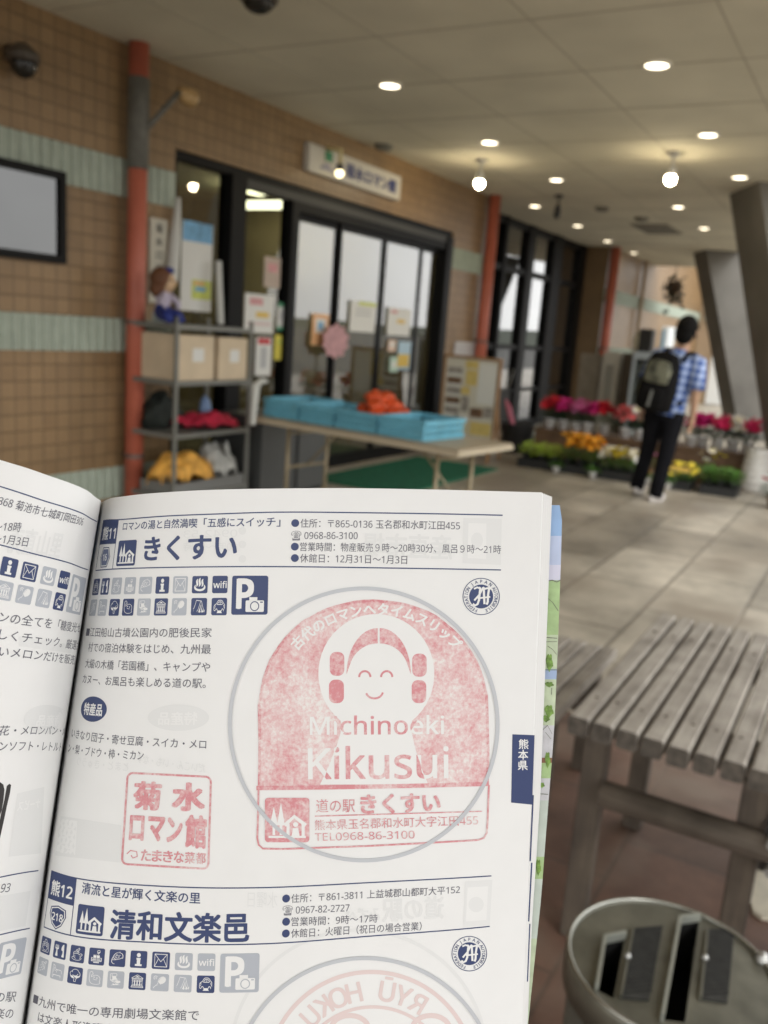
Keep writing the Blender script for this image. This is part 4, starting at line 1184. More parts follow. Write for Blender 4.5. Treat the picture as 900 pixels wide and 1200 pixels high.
mb = MB(); mb.rings([oval(L(0,0,z),a,b,20) for z,a,b in ((.86,.185,.135),(.98,.18,.13),(1.10,.18,.135),(1.25,.195,.145),(1.36,.20,.135),(1.42,.15,.10),(1.455,.085,.08),(1.48,.075,.075))], M_plaid)
for s in (-1,1):
    mb.tube([L(s*.13,0,1.40),L(s*.185,0,1.385),L(s*.22,-.02,1.27),L(s*.25,-.035,1.14)],[.07,.082,.078,.078],M_plaid,14)
mb.build('shirt', per, True)
mb = MB()
mb.rings([oval(L(0,0,z),a,b,20) for z,a,b in ((.80,.165,.135),(.90,.175,.13),(.99,.165,.122))], M_trous)
for s, n_ in ((1,'R'),(-1,'L')):
    h_, k_, a_ = J['hip'+n_][0], J['knee'+n_][0], J['ank'+n_][0]
    mb.tube([h_+upv*.04,h_-upv*.06,(h_+k_)/2,k_,(k_+a_)/2,a_-upv*.03],[.105,.107,.092,.078,.072,.07],M_trous,14)
mb.build('trousers', per, True)
for s, n_ in ((1,'R'),(-1,'L')):
    a_ = J['ank'+n_][0]
    mb = MB(); Mr = Matrix.Rotation(FA-s*.12, 3, 'Z')
    mb.ell(Vector((a_.x,a_.y,.052))+fw*.06,(.145,.052,.05),M_shoe,16,8,Mr)
    mb.ell(Vector((a_.x,a_.y,.018))+fw*.06,(.15,.055,.018),M_sole,16,6,Mr)
    mb.build('shoe', per, True)
mb = MB(); hc = L(0,.025,1.665)
mb.ell(hc+fw*-.012+upv*.018,(.112,.1,.118),M_blackh,18,12,Matrix.Rotation(FA,3,'Z')); mb.ell(hc+fw*-.045-upv*.06,(.07,.088,.085),M_blackh,16,10,Matrix.Rotation(FA,3,'Z'))
for k in range(120):
    u = Vector((rgd.gauss(0,1),rgd.gauss(0,1),rgd.gauss(.4,1))).normalized()
    if u.dot(fw) > .5 and u.z < .5: continue
    p = hc+Vector((u.x*.108,u.y*.1,u.z*.115))+upv*.012-fw*.01
    tq = u.orthogonal().normalized()*.012
    mb.add([p-tq,p+tq,p+u*.016-upv*.02],[(0,1,2)],M_blackh)
mb.build('hair', per, True)
for s in (-1,1):
    mb = MB(); mb.ell(hc+rt*(s*.092)+fw*.0-upv*.02,(.018,.012,.03),M_skin,10,8); mb.build('ear', per, True)
mb = MB(); mb.ell(hc+fw*.115-upv*.02,(.016,.016,.022),M_skin,10,8); mb.build('nose', per, True)
mb = MB()
for s in (-1,1): mb.ell(hc+fw*.098+rt*(s*.034)+upv*.005,(.012,.012,.008),M_off,8,6)
mb.build('eye', per, True)
mb = MB(); mb.ell(hc+fw*.1-upv*.062,(.012,.025,.006),mat('lip', (.4,.16,.13), .5),10,6,Matrix.Rotation(FA,3,'Z')); mb.build('mouth', per, True)
# backpack
M_bpk = mat('backpack_black', (.009,.0085,.0085), .85, spec=.1); M_khk = mat('backpack_khaki', (.15,.15,.105), .8, var=.7, vscale=11)
bp = thing('backpack', tuple(L(-.04,-.2,.9)), 'black backpack with a khaki upper pocket on the back of the person', 'backpack')
mb = MB()
def rr(c, a, b, n=20):
    out = []
    for i in range(n):
        t_ = 2*math.pi*i/n; ct, st = cos(t_), sin(t_)
        out.append(c+rt*(a*math.copysign(abs(ct)**.5, ct))+fw*(b*math.copysign(abs(st)**.5, st)))
    return out
ox = -.045
mb.rings([rr(L(ox,-.22,z),a,b) for z,a,b in ((.88,.12,.07),(.90,.155,.10),(1.05,.165,.115),(1.2,.16,.11),(1.34,.145,.09),(1.42,.11,.06),(1.44,.05,.03))], M_bpk); mb.build('bag_body', bp, True)
mb = MB(); mb.rings([rr(L(ox,-.305,z),a,b) for z,a,b in ((1.14,.09,.02),(1.16,.12,.04),(1.27,.125,.045),(1.345,.1,.03),(1.36,.05,.015))], M_khk); mb.build('upper_pocket', bp, True)
mb = MB(); mb.rings([rr(L(ox,-.32,z),a,b) for z,a,b in ((.90,.08,.02),(.92,.115,.045),(1.05,.12,.045),(1.11,.1,.03),(1.12,.05,.01))], M_bpk); mb.build('lower_pocket', bp, True)
mb = MB(); mb.tube([L(ox,-.37,.93),L(ox+.01,-.375,1.08)],.012,mat('strap_grey', (.2,.2,.18), .7),8); mb.build('zip_pull', bp)
for s in (-1,1):
    mb = MB(); pts = [L(s*.09,-.14,1.38),L(s*.105,-.05,1.46),L(s*.115,.07,1.45),L(s*.125,.15,1.33),L(s*.15,.12,1.12),L(s*.14,-.1,.98)]
    mb.tube(pts,.022,M_bpk,8); mb.build('strap', bp, True)

PS = .935
Rm = Matrix.Rotation(R(6.5), 4, fw)
per.rotation_euler = Rm.to_euler(); per.scale = (PS,)*3
P0 = Vector((PXf,PYf,0)); bp.location = P0+Rm@((Vector(bp['_loc'])-P0)*PS); bp.rotation_euler = Rm.to_euler(); bp.scale = (PS,)*3
# =================================================================== WOODEN TABLE, BENCH, ASH BIN
def wood(name, axis, base, dark):
    mt = bpy.data.materials.new(name); mt.use_nodes = True
    nt = mt.node_tree; b = nt.nodes['Principled BSDF']; b.inputs['Roughness'].default_value = .75
    tc = nt.nodes.new('ShaderNodeTexCoord'); mp = nt.nodes.new('ShaderNodeMapping')
    sc_ = [55, 55, 55]; sc_[axis] = 3.0; mp.inputs['Scale'].default_value = sc_
    nt.links.new(tc.outputs['Object'], mp.inputs['Vector'])
    nz = nt.nodes.new('ShaderNodeTexNoise'); nz.inputs['Scale'].default_value = 1.0; nz.inputs['Detail'].default_value = 6; nz.inputs['Roughness'].default_value = .6
    nt.links.new(mp.outputs[0], nz.inputs['Vector'])
    n2 = nt.nodes.new('ShaderNodeTexNoise'); n2.inputs['Scale'].default_value = 9; n2.inputs['Detail'].default_value = 4
    nt.links.new(tc.outputs['Object'], n2.inputs['Vector'])
    ad = nt.nodes.new('ShaderNodeMath'); ad.operation = 'MULTIPLY_ADD'; ad.inputs[1].default_value = .55
    nt.links.new(n2.outputs['Fac'], ad.inputs[0])
    mm = nt.nodes.new('ShaderNodeMath'); mm.operation = 'MULTIPLY'; mm.inputs[1].default_value = .5
    nt.links.new(nz.outputs['Fac'], mm.inputs[0]); nt.links.new(mm.outputs[0], ad.inputs[2])
    cr_ = nt.nodes.new('ShaderNodeValToRGB')
    cr_.color_ramp.elements[0].position = .38; cr_.color_ramp.elements[0].color = (*dark, 1)
    cr_.color_ramp.elements[1].position = .62; cr_.color_ramp.elements[1].color = (*base, 1)
    nt.links.new(ad.outputs[0], cr_.inputs['Fac']); nt.links.new(cr_.outputs[0], b.inputs['Base Color'])
    bp_ = nt.nodes.new('ShaderNodeBump'); bp_.inputs['Strength'].default_value = .35; bp_.inputs['Distance'].default_value = .003
    nt.links.new(nz.outputs['Fac'], bp_.inputs['Height']); nt.links.new(bp_.outputs[0], b.inputs['Normal'])
    MATS[name] = mt
    return mt
M_wx = wood('weathered_wood_x', 0, (.40,.365,.315), (.19,.165,.138))
M_end = mat('shaded_end_grain', (.085,.072,.058), .9, var=.35, vscale=60)  # end grain, with the shade on the slat ends painted into its colour
M_wy = wood('weathered_wood_y', 1, (.17,.14,.11), (.07,.056,.043))
M_wz = wood('weathered_wood_z', 2, (.115,.09,.066), (.055,.042,.032))
M_bolt = mat('galvanised_bolt', (.5,.5,.48), .35, .8)
def slats(x0, x1, y0, y1, z, th, n, gap, mt):
    mb = MB(); w = (y1-y0)/n
    for k in range(n):
        a = y0+k*w; e = .0045
        xa, xb = x0+rgd.uniform(-.006,.006), x1+rgd.uniform(-.006,.006)
        prof = [(a+gap/2+e,z-th),(a+w-gap/2-e,z-th),(a+w-gap/2,z-th+e),(a+w-gap/2,z-e),(a+w-gap/2-e,z),(a+gap/2+e,z),(a+gap/2,z-e),(a+gap/2,z-th+e)]
        i0 = [(xa,y_,z_) for y_,z_ in prof]; i1 = [(xb,y_,z_) for y_,z_ in prof]
        mb.rings([i1,i0], mt, False); k_ = len(i0)
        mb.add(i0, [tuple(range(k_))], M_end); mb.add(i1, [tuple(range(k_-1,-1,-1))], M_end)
    return mb
TZ = .6
t = thing('wooden_table', (2.15,.0,0), 'grey weathered wooden slat table standing right of the open book', 'table')
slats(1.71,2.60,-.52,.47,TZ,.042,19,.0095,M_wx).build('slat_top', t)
M_knot = mat('wood_knot', (.09,.072,.055), .9)
for k in range(19):
    for x in (1.84, 2.40):
        mb = MB(); yk = -.52+(.99/19)*(k+.5)+rgd.uniform(-.004,.004); mb.tube([(x+rgd.uniform(-.004,.004),yk,TZ-.002),(x,yk,TZ+.0006)], .0042, mat('rusty_screw', (.10,.075,.055), .6, .5), 8); mb.build('screw', t)
for (x, y) in ((1.84,.425),(1.84,.09),(2.40,.425),(2.40,.09),(1.84,-.43),(2.40,-.43)):
    mb = MB(); mb.box((x-.026,y-.026,.004),(x+.026,y+.026,TZ-.075), M_wz); mb.build('leg', t, bevel=.004)
for x in (1.84, 2.40):
    mb = MB(); mb.box((x-.02,-.5,TZ-.074),(x+.02,.45,TZ-.043), M_wy); mb.build('top_bearer', t)
mb = MB(); mb.tube([(1.80,.395,.40),(1.80,-.55,.40)], .03, M_wy, 12); mb.build('stretcher', t, True)
mb = MB(); mb.tube([(1.84,.395,.06),(1.84,-.40,.06)], .028, M_wy, 12); mb.build('foot_rail', t, True)
mb = MB(); mb.tube([(2.40,.395,.34),(2.40,-.40,.34)], .025, M_wy, 12); mb.build('stretcher', t, True)
mb = MB(); mb.box((1.79,.02,.35),(1.84,.06,.45), mat('dark_bracket', (.05,.045,.04), .5, .5)); mb.tube([(1.785,.04,.43),(1.755,.04,.43)],.012,M_bolt,8); mb.tube([(1.785,.035,.37),(1.755,.035,.37)],.012,M_bolt,8); mb.build('bracket', t)
t = thing('wooden_bench', (2.45,.8,0), 'lower grey slatted bench half hidden behind the right page edge of the book', 'bench')
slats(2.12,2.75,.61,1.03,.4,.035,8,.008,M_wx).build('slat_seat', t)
for (x, y) in ((2.22,.66),(2.65,.66),(2.22,.98),(2.65,.98)):
    mb = MB(); mb.box((x-.025,y-.025,.004),(x+.025,y+.025,.362), M_wz); mb.build('leg', t)
for x in (2.22,2.65):
    mb = MB(); mb.box((x-.018,.69,.2),(x+.018,.95,.25), M_wy); mb.build('rail', t)

# ash bin
M_bin = mat('bin_grey_enamel', (.155,.152,.122), .36, .5, var=.3, vscale=16)
M_binb = mat('bin_body_grey', (.12,.115,.10), .45, .3, var=.12, vscale=6)
M_hole = mat('bin_inside', (.006,.006,.006), .9)
M_perf = mat('perforated_plate', (.028,.028,.025), .6, .2, var=.35, vscale=60)
BZ = .5; bc = onz(786,1131,BZ); BR = .151
t = thing('ash_bin', (bc[0],bc[1],0), 'grey round ash bin with two slotted openings in its lid', 'bin')
circ = [2*math.pi*i/48 for i in range(48)]
def cring(r_, z): return [(bc[0]+r_*cos(a), bc[1]+r_*sin(a), z) for a in circ]
mb = MB(); mb.tube([(bc[0]+(BR-.004)*cos(a),bc[1]+(BR-.004)*sin(a),BZ+.001) for a in circ]+[(bc[0]+BR-.004,bc[1],BZ+.001)],.0035,mat('rim_steel', (.42,.42,.38), .25, .9),8,False); mb.build('rim', t, True)
mb = MB(); mb.rings([cring(.135,.004),cring(.14,.02),cring(.14,BZ-.05),cring(.134,BZ-.05),cring(.134,.03)], M_binb); mb.build('body', t, True)
def lidp(pts): return [(float(q[0]),float(q[1])) for q in (onz(620+a/3.214, 920+b/3.214, BZ) for a, b in pts)]
h1_ = lidp([(287,588),(362,572),(318,800),(255,768)]); h2_ = lidp([(570,515),(642,505),(588,890),(502,880)])
p1_ = lidp([(392,540),(505,530),(452,810),(345,800)]); p2_ = lidp([(672,545),(775,540),(747,820),(645,805)])
outer = [(bc[0]+(BR-.008)*cos(a), bc[1]+(BR-.008)*sin(a)) for a in circ]
v_, tt_ = poly_tris([outer, h1_, h2_])
mb = MB()
tt2 = []
for a, b, c in tt_:
    cr_ = (v_[b][0]-v_[a][0])*(v_[c][1]-v_[a][1])-(v_[b][1]-v_[a][1])*(v_[c][0]-v_[a][0])
    tt2.append((a,b,c) if cr_ > 0 else (a,c,b))
mb.add([(x,y,BZ-.002) for x,y in v_], tt2, M_bin)
mb.rings([cring(BR-.008,BZ-.002),cring(BR-.006,BZ),cring(BR-.003,BZ+.002),cring(BR,BZ-.004),cring(BR,BZ-.05),cring(BR-.006,BZ-.05)], M_bin, False)
lid = mb.build('lid', t, True)
for f in lid.data.polygons:
    if abs(f.normal.z) > .999: f.use_smooth = False
for h_ in (h1_, h2_):
    mb = MB(); q = h_
    top_ = [(x,y,BZ-.0025) for x,y in q]; bot = [(x,y,BZ-.09) for x,y in q]
    mb.add(top_+bot, [(0,4,5,1),(1,5,6,2),(2,6,7,3),(3,7,4,0),(4,7,6,5)], M_hole)
    mb.build('ash_slot', t)
    mb = MB(); A_, B_, D_ = Vector((*q[0],BZ+.004)), Vector((*q[1],BZ+.004)), Vector((*q[3],BZ+.004))
    mb.bar(A_+(A_-B_)*.04, D_+(D_-A_)*.02, .005, .015, mat('slot_lip', (.32,.33,.29), .35, .4)); mb.bar(A_, B_, .005, .014, MATS['slot_lip'])
    mb.build('slot_lip', t)
for q in (p1_, p2_):
    mb = MB(); mb.rings([[(x,y,BZ-.0015) for x,y in q],[(x,y,BZ+.001) for x,y in q]], M_perf)
    A_, D_ = Vector((*q[0],0)), Vector((*q[3],0)); B_ = Vector((*q[1],0))
    for i in range(16):
        for k in range(7):
            c_ = A_+(D_-A_)*((i+.7)/16.5)+(B_-A_)*((k+1)/8)
            mb.box((c_.x-.0018,c_.y-.0018,BZ+.0008),(c_.x+.0018,c_.y+.0018,BZ+.0016), M_hole)
    mb.bar(A_+upv*(BZ+.002), D_+upv*(BZ+.002), .004, .006, M_bin)
    mb.build('stub_plate', t)
    mb = MB(); c_ = A_+(D_-A_)*.55; mb.ell((c_.x,c_.y,BZ+.014),(.005,.005,.005),M_bolt,10,6); mb.build('rivet', t, True)
c_ = onz(893,1125,BZ)
mb = MB(); mb.tube([(c_[0],c_[1],BZ-.004),(c_[0],c_[1],BZ+.006)],.010,M_bolt,12); mb.ell((c_[0],c_[1],BZ+.006),(.009,.009,.007),M_bolt,12,6); mb.build('bolt', t, True)

# =================================================================== OPEN BOOK
D0 = 0.25
def pchip(x, y):
    x = np.asarray(x, float); y = np.asarray(y, float)
    h = np.diff(x); d = np.diff(y)/h
    mm_ = np.zeros_like(x)
    mm_[1:-1] = np.where(d[:-1]*d[1:] > 0, 0, 0)
    for i in range(1, len(x)-1):
        mm_[i] = (d[i-1]*h[i]+d[i]*h[i-1])/(h[i]+h[i-1])
    mm_[0], mm_[-1] = d[0], d[-1]
    def f(q):
        q = np.asarray(q, float); k = np.clip(np.searchsorted(x, q)-1, 0, len(h)-1)
        t = (q-x[k])/h[k]; lo = q < x[0]; hi = q > x[-1]
        t_ = np.clip(t, 0, 1)
        r = (1+2*t_)*(1-t_)**2*y[k]+t_*(1-t_)**2*h[k]*mm_[k]+t_*t_*(3-2*t_)*y[k+1]+t_*t_*(t_-1)*h[k]*mm_[k+1]
        return np.where(lo, y[0]+(q-x[0])*mm_[0], np.where(hi, y[-1]+(q-x[-1])*mm_[-1], r))
    return f
class Leaf:
    """one open page: flat print coordinates (u across, v down) -> curved paper in space"""
    def __init__(s, ua, xa, ub, xb, va, vb, ylev, curves, depth):
        s.fa, s.fb, s.va, s.vb, s.depth = pchip(ua, xa), pchip(ub, xb), va, vb, depth
        s.yl = ylev; s.fy = []
        us = np.linspace(min(ua), max(ua), 400)
        for v, cv in zip(ylev, curves):
            xs = s.X(us, np.full_like(us, v)); o = np.argsort(xs)
            cu = [float(np.interp(x, xs[o], us[o])) for x, y in cv]
            yy = [y for x, y in cv]; o2 = np.argsort(cu)
            s.fy.append(pchip(np.array(cu)[o2], np.array(yy)[o2]))
    def X(s, u, v):
        w = (np.asarray(v, float)-s.va)/(s.vb-s.va)
        return s.fa(u)*(1-w)+s.fb(u)*w
    def Y(s, u, v):
        u = np.asarray(u, float); v = np.asarray(v, float)
        ys = np.array([f(u) for f in s.fy]); L_ = np.array(s.yl, float)
        k = np.clip(np.searchsorted(L_, v)-1, 0, len(L_)-2)
        big = v > L_[-1]
        k0 = np.where(big, 1, k); k1 = np.where(big, len(L_)-1, k+1)
        ar = np.arange(len(u))
        y0, y1 = ys[k0, ar], ys[k1, ar]
        return y0+(y1-y0)*(v-L_[k0])/(L_[k1]-L_[k0])
    def pos(s, u, v, lift=0.0):
        u = np.atleast_1d(np.asarray(u, float)); v = np.atleast_1d(np.asarray(v, float))
        x, y, D = s.X(u, v), s.Y(u, v), s.depth(u, v)-lift
        return CAM+(AX_F+AX_R*((x-450)/F_PX)[:,None]+AX_D*((y-600)/F_PX)[:,None])*D[:,None]
    def inv(s, x, y):
        x = np.atleast_1d(np.asarray(x, float)); y = np.atleast_1d(np.asarray(y, float))
        u = (x-270.) if s.right else (105.-x); v = y-575.
        e = .5
        for _ in range(25):
            fx, fy = s.X(u, v)-x, s.Y(u, v)-y
            a, b = (s.X(u+e, v)-s.X(u-e, v))/(2*e), (s.X(u, v+e)-s.X(u, v-e))/(2*e)
            c, d = (s.Y(u+e, v)-s.Y(u-e, v))/(2*e), (s.Y(u, v+e)-s.Y(u, v-e))/(2*e)
            det = a*d-b*c; det = np.where(np.abs(det) < .02, .02*np.sign(det+1e-9), det)
            u = u-np.clip((d*fx-b*fy)/det, -30, 30)*.8; v = v-np.clip((-c*fx+a*fy)/det, -30, 30)*.8
        return u, v
def dR(u, v):
    u = np.asarray(u, float); v = np.asarray(v, float)
    a = np.clip(.115-.03*v/500, .06, .13)
    b = .012+.05*np.clip(v/500, 0, 1.4)
    g = a*(np.clip(20-u, 0, None)/282)**2.1 + b*(np.clip(u-40, 0, None)/320)**2
    g = g+.09*(np.clip(-247-u, 0, None)/15)**2
    return D0*(1+g)
def dL(w, v):
    w = np.asarray(w, float); v = np.asarray(v, float)
    a = np.clip(.115-.03*v/500, .06, .13)
    return D0*(1-.06+(a+.06)*(np.clip(220-w, 0, None)/250)**1.9+.09*(np.clip(-15-w, 0, None)/15)**2)
UR = [-262,-241,-214.4,-187.6,-160.8,-134,-107.2,-80.4,-53.6,-26.8,0,47,71,316,360]
XA = [101.5,109.3,118.7,131,146,163,182.5,202.7,225,248.7,272,315.3,339.5,586.5,631.5]
XB = [41,47,61.5,81,103,127,151.8,177.4,204.4,231,257.8,304.7,328.5,573,615.5]
RP = Leaf(UR, XA, UR, XB, 110, 557, [0,27,91,462,526],
 [[(116,590),(120,588),(150,581),(200,576.5),(250,574),(320,572.5),(400,572),(500,573.5),(634,577)],
  [(114,612),(122,610),(140,609),(200,604.5),(256,602.3),(320,600.3),(433,601),(588,603.8),(632,605)],
  [(104,669.5),(112,668.6),(193,665),(320,664),(452,665.6),(588,668),(631,669)],
  [(52,1017.5),(60,1020.3),(89,1029),(178,1038),(250,1040.6),(300,1040.4),(440,1034),(577,1026.4),(619,1023.5)],
  [(42,1082),(50,1085.3),(82,1096),(178,1104.5),(250,1107),(300,1106.4),(440,1096.6),(574,1085.6),(614,1081)]], dR)
RP.right = True
UL = [-30,0,25,65,92,118.7,145.5,175,300,560]
LP = Leaf(UL, [102,100.6,92.5,76.5,58.5,35.8,12.3,-15,-133,-380], UL, [42,30,14,-17,-40,-64,-90,-117,-240,-490], 110, 557, [0,27,91,168,297,462,526],
 [[(117,590),(115.5,585),(98.6,573),(61.6,559),(30,548),(0,539),(-100,510),(-380,450)],
  [(115.5,612.5),(112.4,610.7),(61.6,590),(0,570),(-100,540),(-380,470)],
  [(105,669),(103,667.7),(50,651.5),(0,638.4),(-100,612),(-380,545)],
  [(97,743),(89,741),(45,733),(0,726),(-100,708),(-380,655)],
  [(78,861),(70,860.5),(35,860),(0,860.5),(-100,862),(-380,865)],
  [(55,1019),(42.7,1020.5),(20,1024),(0,1028),(-100,1047),(-380,1100)],
  [(45,1086),(31.5,1088.5),(15,1092),(0,1095.5),(-100,1118),(-380,1180)]], dL)
LP.right = False

M_pg = mat('page_paper', (.787,.792,.785), .62, var=.012, vscale=90, spec=.25)
M_edge = mat('paper_edge', (.787,.79,.782), .8)
M_ink = mat('navy_ink', (.035,.055,.15), .5)
M_inklt = mat('pale_navy_ink', (.42,.45,.50), .5)
M_inktx = mat('text_ink', (.10,.10,.13), .55)
M_ring = mat('pale_grey_ink', (.51,.53,.56), .55)
M_gho1 = mat('show_through_grey', (.732,.74,.735), .62, spec=.25)
M_gho2 = mat('show_through_darker', (.66,.665,.66), .62, spec=.25)
M_ghor = mat('show_through_pink', (.72,.60,.585), .62, spec=.25)
M_brush = mat('brush_black', (.035,.033,.033), .6)
def stamp_ink(name, ink, lo, hi, bare=(.79,.76,.74)):
    mt = bpy.data.materials.new(name); mt.use_nodes = True
    nt = mt.node_tree; b = nt.nodes['Principled BSDF']; b.inputs['Roughness'].default_value = .6; b.inputs['Specular IOR Level'].default_value = .25
    tc = nt.nodes.new('ShaderNodeTexCoord')
    def nz(sc__, det):
        n_ = nt.nodes.new('ShaderNodeTexNoise'); n_.inputs['Scale'].default_value = sc__; n_.inputs['Detail'].default_value = det; n_.inputs['Roughness'].default_value = .7
        nt.links.new(tc.outputs['Object'], n_.inputs['Vector']); return n_
    n1, n2 = nz(70, 4), nz(900, 3)
    ad = nt.nodes.new('ShaderNodeMath'); ad.operation = 'MULTIPLY_ADD'; ad.inputs[1].default_value = .55
    m2 = nt.nodes.new('ShaderNodeMath'); m2.operation = 'MULTIPLY'; m2.inputs[1].default_value = .45
    nt.links.new(n1.outputs['Fac'], ad.inputs[0]); nt.links.new(n2.outputs['Fac'], m2.inputs[0]); nt.links.new(m2.outputs[0], ad.inputs[2])
    cr_ = nt.nodes.new('ShaderNodeValToRGB')
    cr_.color_ramp.elements[0].position = lo; cr_.color_ramp.elements[0].color = (*bare, 1)
    cr_.color_ramp.elements[1].position = hi; cr_.color_ramp.elements[1].color = (*ink, 1)
    nt.links.new(ad.outputs[0], cr_.inputs['Fac']); nt.links.new(cr_.outputs[0], b.inputs['Base Color'])
    MATS[name] = mt
    return mt
M_st = stamp_ink('stamp_red_ink', (.66,.295,.315), .37, .63)
M_stl = stamp_ink('stamp_red_line', (.64,.265,.29), .30, .55)
M_stg = stamp_ink('stamp_red_edge', (.62,.235,.26), .35, .58)

gut = RP.pos([-262], [380])[0]
book = thing('open_book', tuple(RP.pos([-262], [740])[0]), 'open guidebook held up in front, white pages printed in navy with big pink red stamps', 'book')

def tarea(v, tr):
    a, b, c = v[tr[0]], v[tr[1]], v[tr[2]]
    return abs((b[0]-a[0])*(c[1]-a[1])-(b[1]-a[1])*(c[0]-a[0]))
class Ink:
    def __init__(s, leaf): s.leaf = leaf; s.mb = MB()
    def split(s, t, nv, z):
        if z is None or not len(z) or z.max() <= 0: return [(t, 0.0)]
        g = {}
        for tr in t: g.setdefault(round(float(z[tr[0]]), 3), []).append(tr)
        return [(tt, k) for k, tt in g.items()]
    def tri(s, v, t, mt, lev=1, L_=7.0, z=None):
        if not len(v): return
        for tt, dz in s.split(t, len(v), z):
            idx = sorted({i for tr in tt for i in tr}); mp = {i: k for k, i in enumerate(idx)}
            tt = [tr for tr in tt if tarea(v, tr) > 1e-4]
            v2, t2 = subdiv(np.asarray(v)[idx], [tuple(mp[i] for i in tr) for tr in tt], L_)
            s.mb.add(s.leaf.pos(v2[:,0], v2[:,1], 3.5e-5*(lev+dz+1.2)), t2, mt)
    def px(s, pts, t, mt, lev=1, L_=7.0, z=None):
        pts = np.asarray(pts, float)
        for tt, dz in s.split(t, len(pts), z):
            idx = sorted({i for tr in tt for i in tr}); mp = {i: k for k, i in enumerate(idx)}
            tt = [tr for tr in tt if tarea(pts, tr) > 1e-4]
            v, t2 = subdiv(pts[idx], [tuple(mp[i] for i in tr) for tr in tt], L_)
            u, w = s.leaf.inv(v[:,0], v[:,1])
            s.mb.add(s.leaf.pos(u, w, 3.5e-5*(lev+dz+1.2)), t2, mt)
    def poly(s, loops, mt, lev=1, px=False, L_=7.0):
        v, t = poly_tris(loops)
        (s.px if px else s.tri)(v, t, mt, lev, L_)
    def rect(s, u0, v0, u1, v1, mt, lev=1): s.tri(np.array([(u0,v0),(u1,v0),(u1,v1),(u0,v1)], float), [(0,1,2),(0,2,3)], mt, lev)
    def line(s, pts, w, mt, lev=1, px=False, closed=False):
        pts = [np.array(p, float) for p in pts]; n = len(pts)
        out = []
        for i, p in enumerate(pts):
            a = pts[i-1] if (i > 0 or closed) else p; b = pts[(i+1) % n] if (i < n-1 or closed) else p
            d = b-a; d = d/(np.hypot(*d)+1e-9); nn = np.array([-d[1], d[0]])*w/2
            out += [p+nn, p-nn]
        t = []
        for i in range(n if closed else n-1):
            a, b, c, d = 2*i, 2*i+1, (2*i+2) % (2*n), (2*i+3) % (2*n)
            t += [(a,b,d),(a,d,c)]
        (s.px if px else s.tri)(np.array(out), t, mt, lev)
    def ellipse(s, c, rx, ry, mt, lev=1, px=False, n=40, a0=0, a1=2*math.pi):
        pts = [(c[0]+rx*math.cos(a0+(a1-a0)*i/n), c[1]+ry*math.sin(a0+(a1-a0)*i/n)) for i in range(n)]
        s.poly([pts], mt, lev, px)
    def text(s, st_, p0, p1, em, mt, bold=0.0, lev=1, flip=False, ital=0):
        """p0/p1: photo positions of the two ends of the base line"""
        (u0, u1), (v0, v1) = s.leaf.inv([p0[0], p1[0]], [p0[1], p1[1]])
        s.utext(st_, u0, v0, u1, v1, em, mt, bold, lev, flip, ital)
    def utext(s, st_, u0, v0, u1, v1, em, mt, bold=0.0, lev=1, flip=False, ital=0):
        v, t, _z = bold_text(st_, bold)
        if not len(v): return
        v = v.copy(); x0, x1 = v[:,0].min(), v[:,0].max()
        k = (v[:,0]-x0)/(x1-x0)
        if flip: k = 1-k
        sg = 1.0 if u1 > u0 else -1.0
        uu = u0+(u1-u0)*k+sg*ital*v[:,1]*em; vv_ = v0+(v1-v0)*k-v[:,1]*em
        s.tri(np.stack([uu, vv_], 1), t, mt, lev, max(5.0, em*.45), _z)
    def ptext(s, st_, x0, y0, x1, y1, em, mt, bold=0.0, lev=1, clip=None, flip=False):
        """lettering laid directly in photo pixels (rubber stamp marks)"""
        v, t, _z = bold_text(st_, bold); v = v.copy(); a, b = v[:,0].min(), v[:,0].max()
        k = (v[:,0]-a)/(b-a)
        if flip: k = 1-k
        d = np.array([x1-x0, y1-y0], float); ln = np.hypot(*d); d /= ln; nrm = np.array([d[1], -d[0]])
        P_ = np.array([x0, y0])+d*(k*ln)[:,None]+nrm*(v[:,1]*em)[:,None]
        if clip is not None: P_, t, _z = clip_convex(P_, t, clip, _z)
        if len(t): s.px(P_, t, mt, lev, max(5.0, em*.4), _z)
    def arc(s, st_, c, r, a0, a1, em, mt, bold=0, lev=1, px=True, inward=False, flip=False, wx=1.0):
        n = len(st_)
        for i, ch in enumerate(st_):
            if ch == ' ': continue
            v, t, _z = bold_text(ch, bold); v = v.copy(); cx = (v[:,0].min()+v[:,0].max())/2
            v[:,0] = (v[:,0]-cx)*em*wx*(-1 if flip else 1); v[:,1] = (v[:,1]-.36)*em
            a = a0+(a1-a0)*(i/(n-1) if n > 1 else .5)
            ex = np.array([math.cos(a), math.sin(a)]); ey = np.array([math.sin(a), -math.cos(a)])
            pc = np.array(c)+ey*r
            if inward: ex, ey = -ex, -ey
            P_ = pc+ex*v[:,0][:,None]+ey*v[:,1][:,None]
            (s.px if px else s.tri)(P_, t, mt, lev, 6.0, _z)
    def build(s, name, parent, kind=None):
        o = s.mb.build(name, None, smooth=False)
        loc = Vector(book['_loc']); o.data.transform(Matrix.Translation(-loc)); o.parent = parent
        return o
